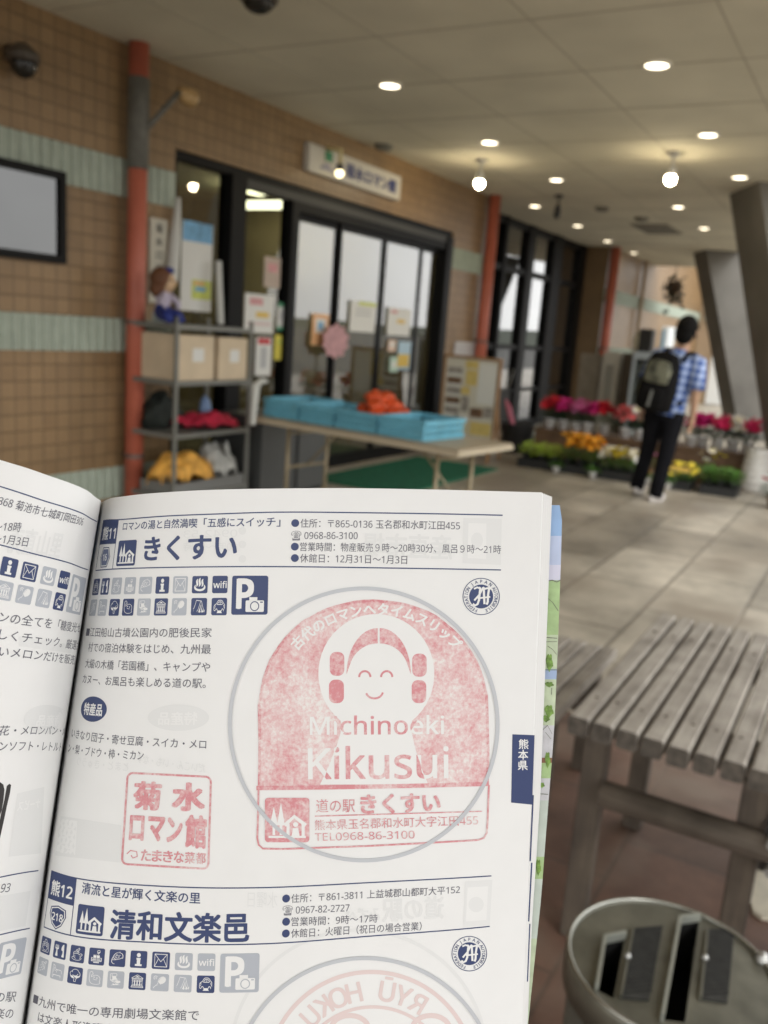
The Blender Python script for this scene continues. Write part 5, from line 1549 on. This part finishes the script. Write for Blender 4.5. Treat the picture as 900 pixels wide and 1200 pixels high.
def clip_convex(P_, t, poly, z):
    P_ = [tuple(p) for p in P_]; out_v = []; out_t = []; out_z = []
    A = sum(poly[i][0]*poly[(i+1) % len(poly)][1]-poly[(i+1) % len(poly)][0]*poly[i][1] for i in range(len(poly)))
    sg = 1 if A > 0 else -1
    for tr in t:
        pl = [P_[i] for i in tr]
        for i in range(len(poly)):
            a, b = poly[i], poly[(i+1) % len(poly)]
            def sd(p): return sg*((b[0]-a[0])*(p[1]-a[1])-(b[1]-a[1])*(p[0]-a[0]))
            nw = []
            for q in range(len(pl)):
                p, r_ = pl[q], pl[(q+1) % len(pl)]; sp, sr = sd(p), sd(r_)
                if sp >= 0: nw.append(p)
                if sp*sr < 0:
                    k = sp/(sp-sr); nw.append((p[0]+(r_[0]-p[0])*k, p[1]+(r_[1]-p[1])*k))
            pl = nw
            if len(pl) < 3: break
        if len(pl) >= 3:
            k0 = len(out_v); out_v += pl; out_z += [z[tr[0]]]*len(pl)
            out_t += [(k0, k0+i, k0+i+1) for i in range(1, len(pl)-1)]
    return (np.array(out_v) if out_v else np.zeros((0,2))), out_t, np.array(out_z)

# --- paper
def page_mesh(leaf, us, vs_, name, lift=0):
    U, V_ = np.meshgrid(us, vs_); nu = len(us)
    P_ = leaf.pos(U.ravel(), V_.ravel(), lift)
    fs = []
    for i in range(len(vs_)-1):
        for k in range(nu-1):
            a = i*nu+k
            fs.append((a, a+nu, a+nu+1, a+1) if leaf.right else (a, a+1, a+nu+1, a+nu))
    mb = MB(); mb.add(P_, fs, M_pg)
    return mb.build(name, book, smooth=True)
VS = list(np.arange(0, 30, 5))+list(np.arange(30, 765, 11))
pageR = page_mesh(RP, list(np.arange(-262, -150, 3.5))+list(np.arange(-150, 356, 9))+[360], VS, 'page')
pageL = page_mesh(LP, list(np.arange(-30, 60, 3.0))+list(np.arange(60, 500, 9)), VS, 'page')
pageR['label'] = 'right hand page with two stamps'; pageL['label'] = 'left hand page curling into the gutter'
# --- page block with stepped leaf edges at the fore edge
def P3(x, y, D): return CAM+(AX_F+AX_R*((x-450)/F_PX)+AX_D*((y-600)/F_PX))*D
def blk(v): return float(np.interp(v, [0,290,360,520,640,760],[11.5,11,11,7,6.2,5.5]))
prof = [(0,0,.00004),(0,-.1,.0004)]
for k, fr_ in enumerate((.30,.52,.72,.88,1.0)):
    prof += [(fr_,-2.6,.0014*(k+1)-.0005),(fr_,-2.6,.0014*(k+1)),(fr_,-.8,.0014*(k+1)+.00002),(fr_,0,.0014*(k+1)+.00006),(fr_,0,.0014*(k+1)+.0004)]
prof += [(1.0,0,.0080),(.2,-30,.0084)]
mb = MB(); vv = []
vsb = list(np.arange(0, 765, 10))
for v in vsb:
    ex, ey = float(RP.X(360., v)), float(RP.Y(np.array([360.]), np.array([v]))[0]); d_ = float(dR(360., v)); w_ = blk(v)
    for fr_, dx__, dz__ in prof:
        vv.append(P3(ex+w_*fr_+dx__, ey+fr_*5.0*max(0, 1-v/60.), d_+dz__))
np_ = len(prof); ff = []
M_lshade = mat('leaf_edge_shade', (.60,.595,.58), .85)  # darker grey painted on leaf edges in place of shadow lines between leaves
dk = []
for i in range(len(vsb)-1):
    for k in range(np_-1):
        (dk if k >= 2 and (k-2) % 5 == 3 and k < 27 else ff).append((i*np_+k, (i+1)*np_+k, (i+1)*np_+k+1, i*np_+k+1))
ff.append(tuple(range(np_)))
mb.add(vv, ff+dk, M_edge)
k_ = mb.m(M_lshade)
for q in range(len(dk)): mb.mi[-1-q] = k_
mb.build('page_block', book)
# navy thumb marks on the leaf edges
mb = MB()
for k, (ya, yb) in enumerate(((943,1024),(1026,1102),(1105,1176))):
    va, vb_ = ya-577, yb-577; n = 8; vv = []; fr_ = (.30,.52,.72)[k]
    for i in range(n+1):
        v = va+(vb_-va)*i/n
        ex, ey = float(RP.X(360., v)), float(RP.Y(np.array([360.]), np.array([v]))[0]); d_ = float(dR(360., v)); w_ = blk(v)
        for o_ in (-1.6, .1): vv.append(P3(ex+w_*fr_+o_, ey, d_+.0014*(k+1)-.00012))
    mb.add(vv, [(2*i,2*i+2,2*i+3,2*i+1) for i in range(n)], M_ink)
mb.build('thumb_mark', book)
# --- covers
M_csky = mat('cover_sky_blue', (.30,.47,.74), .35, var=.06, vscale=120); M_csky2 = mat('cover_pale_sky', (.52,.6,.80), .35, var=.05, vscale=120); M_clil = mat('cover_lilac', (.66,.66,.80), .35)
M_cgr = mat('cover_field_green', (.40,.56,.27), .35, var=.12, vscale=300); M_cgr2 = mat('cover_pale_green', (.55,.64,.45), .35, var=.1, vscale=300); M_ctree = mat('cover_tree_green', (.17,.30,.06), .4, var=.5, vscale=700)
M_croof = mat('cover_brown_roof', (.25,.12,.07), .4); M_cblue = mat('cover_roof_blue', (.36,.47,.68), .4); M_cgrey = mat('cover_house_grey', (.6,.6,.63), .4, var=.08, vscale=400); M_cline = mat('cover_outline', (.16,.18,.13), .5); M_cpale = mat('cover_pale_grey_green', (.55,.62,.56), .35, var=.06, vscale=200)
zones = [(592,628,M_csky),(628,662,M_csky2),(662,680,M_clil),(680,744,M_cgr),(744,784,M_cgr2),(784,796,M_cblue),(796,850,M_cgr2),(850,888,M_cgrey),(888,894,M_croof),(894,912,M_cgr),(912,938,M_cgrey),(938,1004,M_cpale),(1004,1030,M_cgr),(1030,1100,M_cpale),(1100,1345,M_cgr2)]
def cvx(y): return float(np.interp(y, [592,652,735,845,898,923,1054,1194,1345],[659,657.5,654.6,650,646.3,644,634,619.5,604]))
mb = MB(); DC = .0100
for ya, yb, mt in zones:
    n = max(1, int((yb-ya)/14)); vv = []
    for i in range(n+1):
        y = ya+(yb-ya)*i/n; xc = cvx(y); d_ = float(dR(360., y-577))+DC
        corner = -3*max(0, 1-(y-592)/5.)
        vv += [P3(xc-70, y, d_), P3(xc+corner, y, d_-.0005), P3(xc+corner, y, d_+.0002)]
    mb.add(vv, [q for i in range(n) for q in ((3*i,3*i+3,3*i+4,3*i+1),(3*i+1,3*i+4,3*i+5,3*i+2))], mt)
def cstroke(pts, w, mt, dz=.0007):
    vv = []
    for k, (x, y) in enumerate(pts):
        xc = cvx(y)+x; d_ = float(dR(360., y-577))+DC-dz
        nx, ny = (0, w/2) if abs(pts[-1][1]-pts[0][1]) < abs(pts[-1][0]-pts[0][0]) else (w/2, 0)
        vv += [P3(xc-nx, y-ny, d_), P3(xc+nx, y+ny, d_)]
    mb.add(vv, [(2*i,2*i+2,2*i+3,2*i+1) for i in range(len(pts)-1)], mt)
cstroke([(-16,681),(-9,680),(-4,682),(0,680)],1.2,M_cline); cstroke([(-14,701),(-8,706),(-3,713),(-1,716)],.9,M_cline); cstroke([(-14,747),(-1,748)],.9,M_cline); cstroke([(-14,752),(-1,752)],.6,M_cline); cstroke([(-12,757),(-6,761),(-1,767)],.9,M_cline)
cstroke([(-14,785),(0,785)],.8,M_cline); cstroke([(-5,806),(-5,814)],.8,M_cline); cstroke([(-14,856),(-8,850),(-2,860)],.9,M_cline); cstroke([(-10,858),(-3,866)],.7,M_cline); cstroke([(-14,930),(-1,931)],.8,M_cline)
for (cx, cy, a, b) in ((-9,776,4,10),(-8,802,5,3),(-7,833,5,7),(-10,842,4,4),(-5,890,3,9),(-6,1016,3,9),(-9,920,3,3)):
    vv = []; n = 16
    for i in range(n):
        t_ = 2*math.pi*i/n; y = cy+b*math.sin(t_)*(1+.2*math.sin(5*t_)); vv.append(P3(cvx(cy)+cx+a*math.cos(t_)*(1+.2*math.sin(4*t_)), y, float(dR(360., y-577))+DC-.0006))
    mb.add(vv, [tuple(range(n-1,-1,-1))], M_ctree)
mb.build('cover', book)['label'] = 'illustrated cover edge with blue sky and green fields'
# rear board, spine and the left half of the book behind the page
mb = MB(); vv = []; rows = list(np.arange(16, 765, 22)); us = [-262,-230,-190,-140,-80,0,100,200,300,345]
for v in rows:
    P_ = RP.pos(np.array(us, float), np.full(len(us), float(v)), -(DC+.0012)); vv += list(P_)
n = len(us)
mb.add(vv, [(i*n+k,i*n+k+1,(i+1)*n+k+1,(i+1)*n+k) for i in range(len(rows)-1) for k in range(n-1)], M_cgr2)
mb.build('rear_board', book)
mb = MB(); vv = []; us = [-28,-10,20,60,120,200,300,420,490]
for v in rows:
    P_ = LP.pos(np.array(us, float), np.full(len(us), float(v)), -.006); vv += list(P_)
n = len(us)
mb.add(vv, [(i*n+k,i*n+k+1,(i+1)*n+k+1,(i+1)*n+k) for i in range(len(rows)-1) for k in range(n-1)], M_csky)
mb.build('front_board', book)

# --- printing, right page
ink = Ink(RP); gho = Ink(RP)
HA, HB = 27, 462
icons1 = ['👜','🍴','☕','🛋','👶','i','✉','♨','wifi']; icons2 = ['🚿','🛏','🌳','🙋','💺','🏛','🎾','⛺','🚗']
actA = [(1,1,0,0,0,1,0,1,1),(0,0,1,1,0,1,0,1,1),1]; actB = [(1,1,1,1,1,1,1,0,0),(0,0,1,0,0,1,0,0,1),0]
def rrect(u0, v0, u1, v1, r, n=4):
    pts = []
    for cx, cy, a in ((u1-r,v0+r,-90),(u1-r,v1-r,0),(u0+r,v1-r,90),(u0+r,v0+r,180)):
        for i in range(n+1):
            t_ = R(a+90*i/n); pts.append((cx+r*math.cos(t_), cy+r*math.sin(t_)))
    return pts
def icon(I, u0, v0, s, g, act, mirror=1):
    """small facility pictogram; mirror=-1 on a leaf whose u runs to the left"""
    c = M_ink if act else M_inklt
    a, b = (u0, u0+s) if mirror > 0 else (u0-s, u0)
    I.poly([rrect(a, v0, b, v0+s*.97, s*.1)], c, 1)
    l, r_ = (u0+s*.14, u0+s*.86) if mirror > 0 else (u0-s*.14, u0-s*.86)
    if g == 'wifi': I.utext('wifi', l+(-s*.08*mirror), v0+s*.68, r_+s*.08*mirror, v0+s*.68, s*.5, M_pg, .02, 2)
    elif g == 'i':
        cc = u0+mirror*s*.5
        I.ellipse((cc, v0+s*.24), s*.12, s*.12, M_pg, 2, n=14)
        I.rect(cc-s*.13, v0+s*.40, cc+s*.12, v0+s*.5, M_pg, 2); I.rect(cc-s*.1, v0+s*.42, cc+s*.1, v0+s*.78, M_pg, 2); I.rect(cc-s*.2, v0+s*.75, cc+s*.2, v0+s*.86, M_pg, 2)
    else:
        v, t = text_tris(g, 0.0)
        if len(v):
            h_ = (v[:,1].max()-v[:,1].min()); 
            y0_ = v[:,1].min(); k = s*.74/h_
            I.utext(g, l, v0+s*.85+y0_*k, r_, v0+s*.85+y0_*k, k, M_pg, 0.0, 2)
def bigP(I, u0, v0, s, act, mirror=1):
    c = M_ink if act else M_inklt
    a, b = (u0, u0+s) if mirror > 0 else (u0-s, u0)
    I.poly([rrect(a, v0, b, v0+s*.98, s*.06)], c, 1)
    f_ = lambda x: u0+mirror*s*x
    I.utext('P', f_(.13), v0+s*.80, f_(.62), v0+s*.80, s*.98, M_pg, .05, 2)
    x0, x1 = sorted((f_(.40), f_(.90))); 
    I.poly([rrect(x0-s*.02, v0+s*.60, x1+s*.02, v0+s*.93, s*.03)], c, 3); I.poly([rrect(x0, v0+s*.62, x1, v0+s*.91, s*.03)], M_pg, 4)
    x0, x1 = sorted((f_(.5), f_(.72))); I.rect(x0, v0+s*.54, x1, v0+s*.63, M_pg, 4)
    I.ellipse((f_(.65), v0+s*.765), s*.125, s*.125, c, 5, n=24); I.ellipse((f_(.65), v0+s*.765), s*.1, s*.1, M_pg, 6, n=24)
    x0, x1 = sorted((f_(.8), f_(.87))); I.rect(x0, v0+s*.65, x1, v0+s*.68, c, 5)
def station_mark(I, u0, v0, w, h, cbg, cfg, px=False, lev=1):
    f_ = lambda pts: [(u0+w*x, v0+h*y) for x, y in pts]
    I.poly([rrect(u0, v0, u0+w, v0+h, w*.07)], cbg, lev, px)
    for cx, k in ((.20,.9),(.36,1.0)):
        I.poly([f_([(cx,.10 if k == 1. else .2),(cx+.09,.62),(cx-.09,.62)])], cfg, lev+1, px); I.poly([f_([(cx-.03,.6),(cx+.03,.6),(cx+.03,.84),(cx-.03,.84)])], cfg, lev+1, px)
    I.line(f_([(.44,.62),(.66,.42),(.92,.62)]), w*.085, cfg, lev+1, px); I.line(f_([(.52,.58),(.52,.86)]), w*.07, cfg, lev+1, px); I.line(f_([(.86,.58),(.86,.86)]), w*.07, cfg, lev+1, px)
    I.ellipse((u0+w*.69, v0+h*.60), w*.06, h*.055, cfg, lev+1, px, 12); I.poly([f_([(.63,.68),(.75,.68),(.78,.86),(.60,.86)])], cfg, lev+1, px)
    I.line(f_([(.08,.88),(.92,.88)]), w*.05, cfg, lev+1, px)
def sig(I, c, r):
    n = 44
    ci = [(c[0]+r*math.cos(2*math.pi*i/n), c[1]+r*math.sin(2*math.pi*i/n)) for i in range(n)]
    I.line(ci, .9, M_ink, 1, True, True)
    I.ellipse(c, r*.66, r*.66, M_ink, 1, True, 36)
    I.arc('JAPAN', c, r*.83, R(-38), R(38), r*.24, M_ink, .02, 1)
    I.arc('AUTOMOBILE', c, r*.83, R(58), R(160), r*.24, M_ink, .02, 1)
    I.arc('FEDERATION', c, r*.83, R(200), R(302), r*.24, M_ink, .02, 1)
    x, y = c
    Lp = lambda pts, w: I.line([(x+r*a, y+r*b) for a, b in pts], r*w, M_pg, 2, True)
    Lp([(-.12,-.50),(-.05,-.46),(-.08,-.2),(-.12,.2),(-.2,.42),(-.34,.5),(-.46,.4)], .12); Lp([(-.4,-.42),(-.22,-.5),(-.05,-.44)], .1)
    Lp([(-.38,.22),(-.1,-.1),(.1,-.48),(.16,-.5)], .1); Lp([(.14,-.5),(.16,0),(.18,.42)], .12); Lp([(-.2,.1),(.5,.02)], .09)
    Lp([(.44,-.46),(.38,-.1),(.36,.3),(.3,.45)], .12); Lp([(.2,-.42),(.44,-.48),(.58,-.4)], .1)
for H, nm, act in ((HA, '熊11', actA), (HB, '熊12', actB)):
    uL = -241.0; uB = -190
    ink.line([(uL+(316-uL)*i/30, H) for i in range(31)], 1.4, M_ink, 1); ink.line([(uL+(316-uL)*i/30, H+64) for i in range(31)], 1.4, M_ink, 1)
    ink.rect(uL, H, uB, H+31, M_ink, 2); ink.utext(nm, uL+6, H+24, uB-4, H+24, 18, M_pg, .03, 3)
    ink.line([(uL+.5, H), (uL+.5, H+64)], 1.1, M_ink, 1); ink.line([(uB-.5, H), (uB-.5, H+64)], 1.1, M_ink, 1)
    cx, cy = (uL+uB)/2, H+48
    if H == HB:
        sh = [(-14,-10),(0,-13),(14,-10),(15.5,-2),(9,9),(0,14),(-9,9),(-15.5,-2)]
    else:
        sh = [(-9,-13),(9,-13),(15,0),(9,13),(-9,13),(-15,0)]
    ink.poly([[(cx+a, cy+b) for a, b in sh]], M_ink, 1); ink.poly([[(cx+a*.9, cy+b*.9) for a, b in sh]], M_pg, 2); ink.poly([[(cx+a*.8, cy+b*.8) for a, b in sh]], mat('shield_navy', (.13,.16,.27), .5) if H == HA else M_ink, 3)
    num = '218' if H == HB else '16'
    ink.utext(num, cx-(10.5 if H == HB else 6), cy+4.2, cx+(10.5 if H == HB else 6), cy+4.2, 11.5, M_pg, .03, 4)
    station_mark(ink, -183, H+27.5, 38, 33, M_ink, M_pg)
    for k in range(9):
        icon(ink, -241+26.8*k, H+74.5, 20.7, icons1[k], act[0][k]); icon(ink, -241+26.8*k, H+100, 20.7, icons2[k], act[1][k])
    bigP(ink, 0, H+74.5, 46, act[2])
ink.text('ロマンの湯と自然満喫「五感にスイッチ」', (143.6,621), (328.5,616), 12.2, M_ink, .012, 1)
ink.text('きくすい', (167.8,655), (277.5,652.5), 33.5, M_ink, .035, 1)
ink.text('清流と星が輝く文楽の里', (95.5,1045.5), (234.5,1058), 13.6, M_ink, .015, 1)
ink.text('清和文楽邑', (128,1096.5), (292,1100.5), 35, M_ink, .035, 1)
def addr(rows, dy=4.3):
    for st_, x0, x1, y, y1, dot in rows:
        if dot:
            (u,), (v,) = RP.inv([x0+4.5], [y]); ink.ellipse((u, v), 4.6, 4.6, M_ink, 1, False, 22)
        ink.text(st_, (x0+(10.5 if dot else 0), y+dy), (x1, y1+dy), 11.2, M_inktx, 0, 1)
addr([('住所：〒865-0136 玉名郡和水町江田455',341.5,539,613,616,True),('☎ 0968-86-3100',341,419,627.4,627.5,False),('営業時間：物産販売９時～20時30分、風呂９時～21時',341,587,640.6,644,True),('休館日：12月31日～1月3日',341,477,654,656,True)])
addr([('住所：〒861-3811 上益城郡山都町大平152',330.8,539,1053,1042,True),('☎ 0967-82-2727',331,409.5,1066.8,1063.5,False),('営業時間：9時～17時',330.8,442.5,1080.2,1076,True),('休館日：火曜日（祝日の場合営業）',330.5,494,1094,1085,True)])
for st_, x0, y0, x1, y1 in (('■江田船山古墳公園内の肥後民家',100.5,745,248,746),('村での宿泊体験をはじめ、九州最',103,762.5,247,765.5),('大級の木橋「若園橋」、キャンプや',99.5,781.5,246,786.5),('カヌー、お風呂も楽しめる道の駅。',96.5,799.5,241,805.5),
                            ('いきなり団子・寄せ豆腐・スイカ・メロ',83.5,863,241.5,877),('ン・梨・ブドウ・柿・ミカン',79.5,880.5,168,890),('■九州で唯一の専用劇場文楽館で',38.5,1174.5,233,1195),('は文楽人形浄瑠璃の公演をはじめ、',44,1196,230,1216),('人形や衣装を展示する資料館も',40,1217,228,1236)):
    ink.text(st_, (x0,y0), (x1,y1), 12.2 if y0 < 1100 else 13.4, M_inktx, .002, 1)
(u,), (v,) = RP.inv([108.5],[831]); ink.ellipse((u, v), 27, 15.2, M_ink, 1)
ink.utext('特産品', u-19, v+6.2, u+19, v+6.2, 15.5, M_pg, .035, 2)
sig(ink, (563.9,699), 21.3); sig(ink, (550,1117.6), 20.3)
# thumb index tab
ink.poly([[(600.5,860.5),(626.5,861.5),(623.6,943),(599,940.5)]], M_ink, 1, True)
for k, ch in enumerate('熊本県'):
    v_, t_, _z = bold_text(ch, .022); v_ = (v_-np.array([.5,.38]))*12.2
    ink.px(np.stack([613.6-k*.5+v_[:,0], 872+12.4*k-v_[:,1]], 1), t_, M_pg, 2, 5, _z)
ink.build('navy_printing', pageR)
# grey stamp guide rings
rg_ = Ink(RP)
def ringpx(I, c, rx, ry, w, mt, lev, n=110): I.line([(c[0]+rx*math.cos(2*math.pi*i/n), c[1]+ry*math.sin(2*math.pi*i/n)) for i in range(n)], w, mt, lev, True, True)
ringpx(rg_, (426.3,849), 157, 159.5, 4.4, M_ring, 6)
ringpx(rg_, (428,1276), 154, 153, 4.4, M_ring, 6)
rg_.build('guide_ring', pageR)
# show-through from the back of the leaf
ringpx(gho, (435,1262), 122, 123, 5, M_ghor, .5); ringpx(gho, (437,1272), 92, 92, 4, M_ghor, .5)
gho.arc('UKOH ŪYR', (437,1264), 103, R(-45), R(31), 31, M_ghor, .03, .6, True, False, True)
for cx in (410, 505): gho.line([(cx+22*math.cos(R(a)), 1206+16*math.sin(R(a))) for a in range(190, 351, 16)], 6, M_ghor, .4, True)
gho.poly([[(543,607),(588,608),(587,662),(542,660)]], M_gho1, .4, True); gho.poly([[(549,613),(570,613.5),(569.5,655),(548,654)]], M_pg, .5, True); gho.ellipse((559,633), 7, 9, M_gho1, .6, True, 20)
gho.text('産直市場', (425,650), (530,653), 30, M_gho1, .03, .4, True)
gho.ellipse((209,841), 36, 15.5, M_gho1, .4, True); gho.text('特産品', (185,848), (231,848), 16, M_pg, .03, .5, True)
gho.text('だいこん・いも・なす', (160,893), (240,905), 12, M_gho1, .01, .4, True); gho.text('とまと・きゅうり', (90,896), (150,903), 12, M_gho1, .01, .4, True)
gho.poly([[(67,955.5),(142,967),(142,1011),(60,1002)]], M_gho1, .4, True); gho.poly([[(69,959),(90.5,962),(88,1002),(65,998)]], M_pg, .5, True)
gho.poly([[(545,1033),(577,1031),(574,1084),(543,1086)]], M_gho1, .4, True); gho.poly([[(548,1040),(572,1038.5),(570,1078),(546,1080)]], M_pg, .5, True); gho.ellipse((558,1060), 9, 9, M_gho1, .6, True, 20)
gho.text('道の駅', (448,1078), (520,1074), 30, M_gho1, .03, .4, True); gho.text('みずべ', (405,1082), (445,1079), 20, M_gho1, .03, .4, True)
for (x, y) in ((284,622),(284,638),(284,655)): gho.ellipse((x,y), 4.5, 4.5, M_gho1, .4, True, 16)
gho.text('0942-53', (215,630), (278,629), 12, M_gho1, .0, .4, True); gho.text('10時～18時', (215,645), (278,645), 12, M_gho1, .0, .4, True)
ringpx(gho, (420,1238), 150, 148, 4, M_gho1, .4)
gho.text('水曜日', (290,1062), (325,1062), 20, M_gho1, .0, .4, True)
gho.build('show_through_printing', pageR)
# big station stamp
st = Ink(RP)
dome = [(302,921),(302.5,870)]
n = 40
for i in range(n+1):
    a = math.pi-math.pi*i/n
    dome.append((437.5+135.5*math.copysign(abs(math.cos(a))**.94, math.cos(a)), 838-135.2*abs(math.sin(a))**.94))
dome += [(573.5,880),(573,917)]
jr = random.Random(5)
dome = [(x+jr.uniform(-.5,.5), y+jr.uniform(-.5,.5)) for x, y in dome]
st.poly([dome], M_st, 2, True, 8)
st.line([(x+(437.5-x)*.012, y+(850-y)*.012) for x, y in dome], 3.2, M_stg, 2.5, True)
headc = (441,789.5)
fig = []
for i in range(41):
    a = R(128)+R(284)*i/40
    fig.append((headc[0]+68*math.cos(a), headc[1]+70*math.sin(a)))
fig += [(482,856),(486,874),(492,896),(502,919),(375,919.5),(386,896),(395,872),(400,856)]
st.poly([fig], M_pg, 3, True)
def hairhalf(sg):
    o_ = [(headc[0]+2.8+sg*1.2, 736)]
    for i in range(1, 13):
        a = R(90)*i/12; o_.append((443.8+sg*(1.2+36.5*math.sin(a)), 790-54*math.cos(a)))
    for i in range(10, -1, -1):
        a = R(90)*i/12; o_.append((443.8+sg*(1.2+34*math.sin(a)), 792-35*math.cos(a)-3))
    return o_
st.poly([hairhalf(1)], M_stl, 4, True); st.poly([hairhalf(-1)], M_stl, 4, True)
for (x0, y0, x1, y1) in ((386.5,764,403.5,792),(385.5,796.5,403,824),(483,766,500,793),(482.5,797,499.5,824)):
    st.poly([rrect(x0, y0, x1, y1, 7, 5)], M_stl, 4, True)
for cx in (427.5, 453.2): st.line([(cx+6.6*math.cos(R(a)), 793.5+7*math.sin(R(a))) for a in range(180, 361, 15)], 2.4, M_stl, 4, True)
st.line([(438.8+10*math.cos(R(a)), 810+8.5*math.sin(R(a))) for a in range(10, 171, 14)], 2.4, M_stl, 4, True)
st.arc('古代のロマンへタイムスリップ', (441,842), 128, R(-46), R(46), 15.5, M_pg, .04, 3)
up_c = [(388,836),(494,836),(481,857.5),(401,857.5)]; lo_c = [(400,857.5),(482,857.5),(492,893),(502,919),(375,919),(387,893)]
full = [(0,0),(900,0),(900,1200),(0,1200)]
for tx, x0, y0, x1, y1, em in (('Michinoeki',363,861,520.5,860,29),('Kikusui',361,913,526,911.5,50)):
    st.ptext(tx, x0, y0, x1, y1, em, M_pg, .012, 3.4)
    for c_ in (up_c, lo_c): st.ptext(tx, x0, y0, x1, y1, em, M_stl, .012, 4, c_)
st.line([(300.5,923.5),(380,922.8),(480,921),(573,918.6)], 5, M_stl, 4, True)
fr = [(303,924),(302.2,960),(301.5,982),(303,990),(308,994.5),(330,995),(430,991.5),(520,986.8),(560,984.5),(567,982),(570.5,976),(571.5,962),(573,920)]
st.line(fr, 2.1, M_stl, 4, True)
station_mark(st, 310.5, 935, 52, 52, M_stl, M_pg, True, 4)
st.ptext('道の駅', 370.5, 951, 416, 950.5, 17, M_stl, .0, 4); st.ptext('きくすい', 422.5, 952, 516.5, 949.5, 25, M_stl, .045, 4)
st.line([(369,956.5),(565,950.8)], 1.3, M_stl, 4, True)
st.ptext('熊本県玉名郡和水町大字江田455', 369, 972, 560.5, 966, 13.2, M_stl, .0, 4); st.ptext('TEL0968-86-3100', 369, 985.5, 486, 982.5, 12.5, M_stl, .0, 4)
st.build('station_stamp', pageR)
# square stamp
sq = Ink(RP)
def warp(s_, t_):
    a, b, c, d = (148.7,904.5),(248.3,909.5),(245,1019.5),(141.5,1013.5)
    return tuple((1-s_)*(1-t_)*a[i]+s_*(1-t_)*b[i]+s_*t_*c[i]+(1-s_)*t_*d[i] for i in (0, 1))
fr = [warp(x, y) for x, y in rrect(.01,.01,.99,.99,.06)]
sq.line(fr, 2.4, M_stl, 2, True, True)
def wtext(ch, s0, t0, s1, t1, bold, rot=False):
    v, t, _z = bold_text(ch, bold); v = v.copy()
    a, b = v.min(0), v.max(0); q = (v-a)/(b-a)
    P_ = np.array([warp(s0+(s1-s0)*x, t1+(t0-t1)*y) for x, y in q])
    sq.px(P_, t, M_stl, 2, 6, _z)
wtext('菊', .09,.09,.42,.40,.05); wtext('水', .54,.08,.93,.39,.06)
for ch, a, b in (('ロ',.07,.24),('マ',.28,.48),('ン',.50,.68),('館',.71,.96)): wtext(ch, a, .46 if ch != '館' else .42, b, .73 if ch != '館' else .78, .055)
for k, ch in enumerate('たまきな菜都'): wtext(ch, .22+.125*k, .82, .335+.125*k, .945, .03)
sq.line([warp(.06,.88),warp(.10,.84),warp(.17,.85),warp(.18,.90),warp(.13,.92),warp(.11,.89)], 1.3, M_stl, 2, True)
sq.build('square_stamp', pageR)

# --- printing, left page
il = Ink(LP)
for H in (HA, HB):
    for dv in (0, 64): il.line([(450*i/40, H+dv) for i in range(41)], 1.4, M_ink, 1)
    act = (1,1,0,1) if H == HA else (1,1,1,0); act2 = (0,0,0,1) if H == HA else (1,0,0,1)
    for q, k in enumerate((5,6,7,8)):
        w_ = 2+46+8+26.8*(8-k)+20.7
        icon(il, w_, H+74.5, 20.7, icons1[k], act[q], -1); icon(il, w_, H+100, 20.7, icons2[k], act2[q], -1)
    bigP(il, 49, H+74.5, 46, 0, -1)
for st_, x0, y0, x1, y1, em, it in (('368 菊池市七城町岡田306',-3,591,96.5,616,12.6,.12),('～18時',-8,621.5,24,622.5,12.6,0),('～1月3日',-9,635,32,640,12.6,0),('ンの全てを「糖度光セン',-2,728,94,741,13,0),('しくチェック。厳選され',-2,748,92,762,13,0),('いメロンだけを販売し',-2,768,88,778.5,13,0),
                                    ('花・メロンパン・メ',-2,861,75,861,12.6,0),('ンソフト・レトルト',-2,879.5,71,880,12.6,0),('193',-6,1046.5,10.8,1045,12.6,.12),('の駅',-7,1174,18,1173,14,0),('楽の',-7,1194,14.8,1192.5,14,0),('名物',-7,1214,11,1212,14,0)):
    il.text(st_, (x0,y0), (x1,y1), em, M_inktx, .002, 1, False, it)
il.poly([[(-6,916),(0,916.5),(4,919.5),(5.2,926),(4,938),(2,950),(-3,962),(-8,966),(-3,950),(-1,935),(-1,926),(-6,922)]], M_brush, 1, True)
il.poly([[(8,921),(11,918.5),(13,920),(11.5,930),(8,945),(4.5,962),(0,982),(-4,990),(-3,975),(1,955),(5,938)]], M_brush, 1, True)
il.build('navy_printing', pageL)
gl = Ink(LP)
gl.ellipse((55,843), 27, 17, M_gho1, .4, True); gl.text('特産品', (42,850), (72,849), 15, M_pg, .03, .5, True)
gl.text('里山直売', (8,645), (70,652), 34, M_gho1, .03, .4, True)
gl.poly([[(20,930),(52,922),(48,1000),(10,1004)]], M_gho1, .4, True); gl.text('ナービス', (20,950), (46,946), 13, M_pg, .03, .5, True)
gl.poly([[(0,1050),(36,1044),(30,1085),(0,1091)]], M_gho1, .4, True)
gl.poly([[(22,746),(88,756),(87,766),(22,757)]], M_gho1, .3, True)
gl.build('show_through_printing', pageL)
for e in EMPTIES:
    if '_loc' in e: del e['_loc']
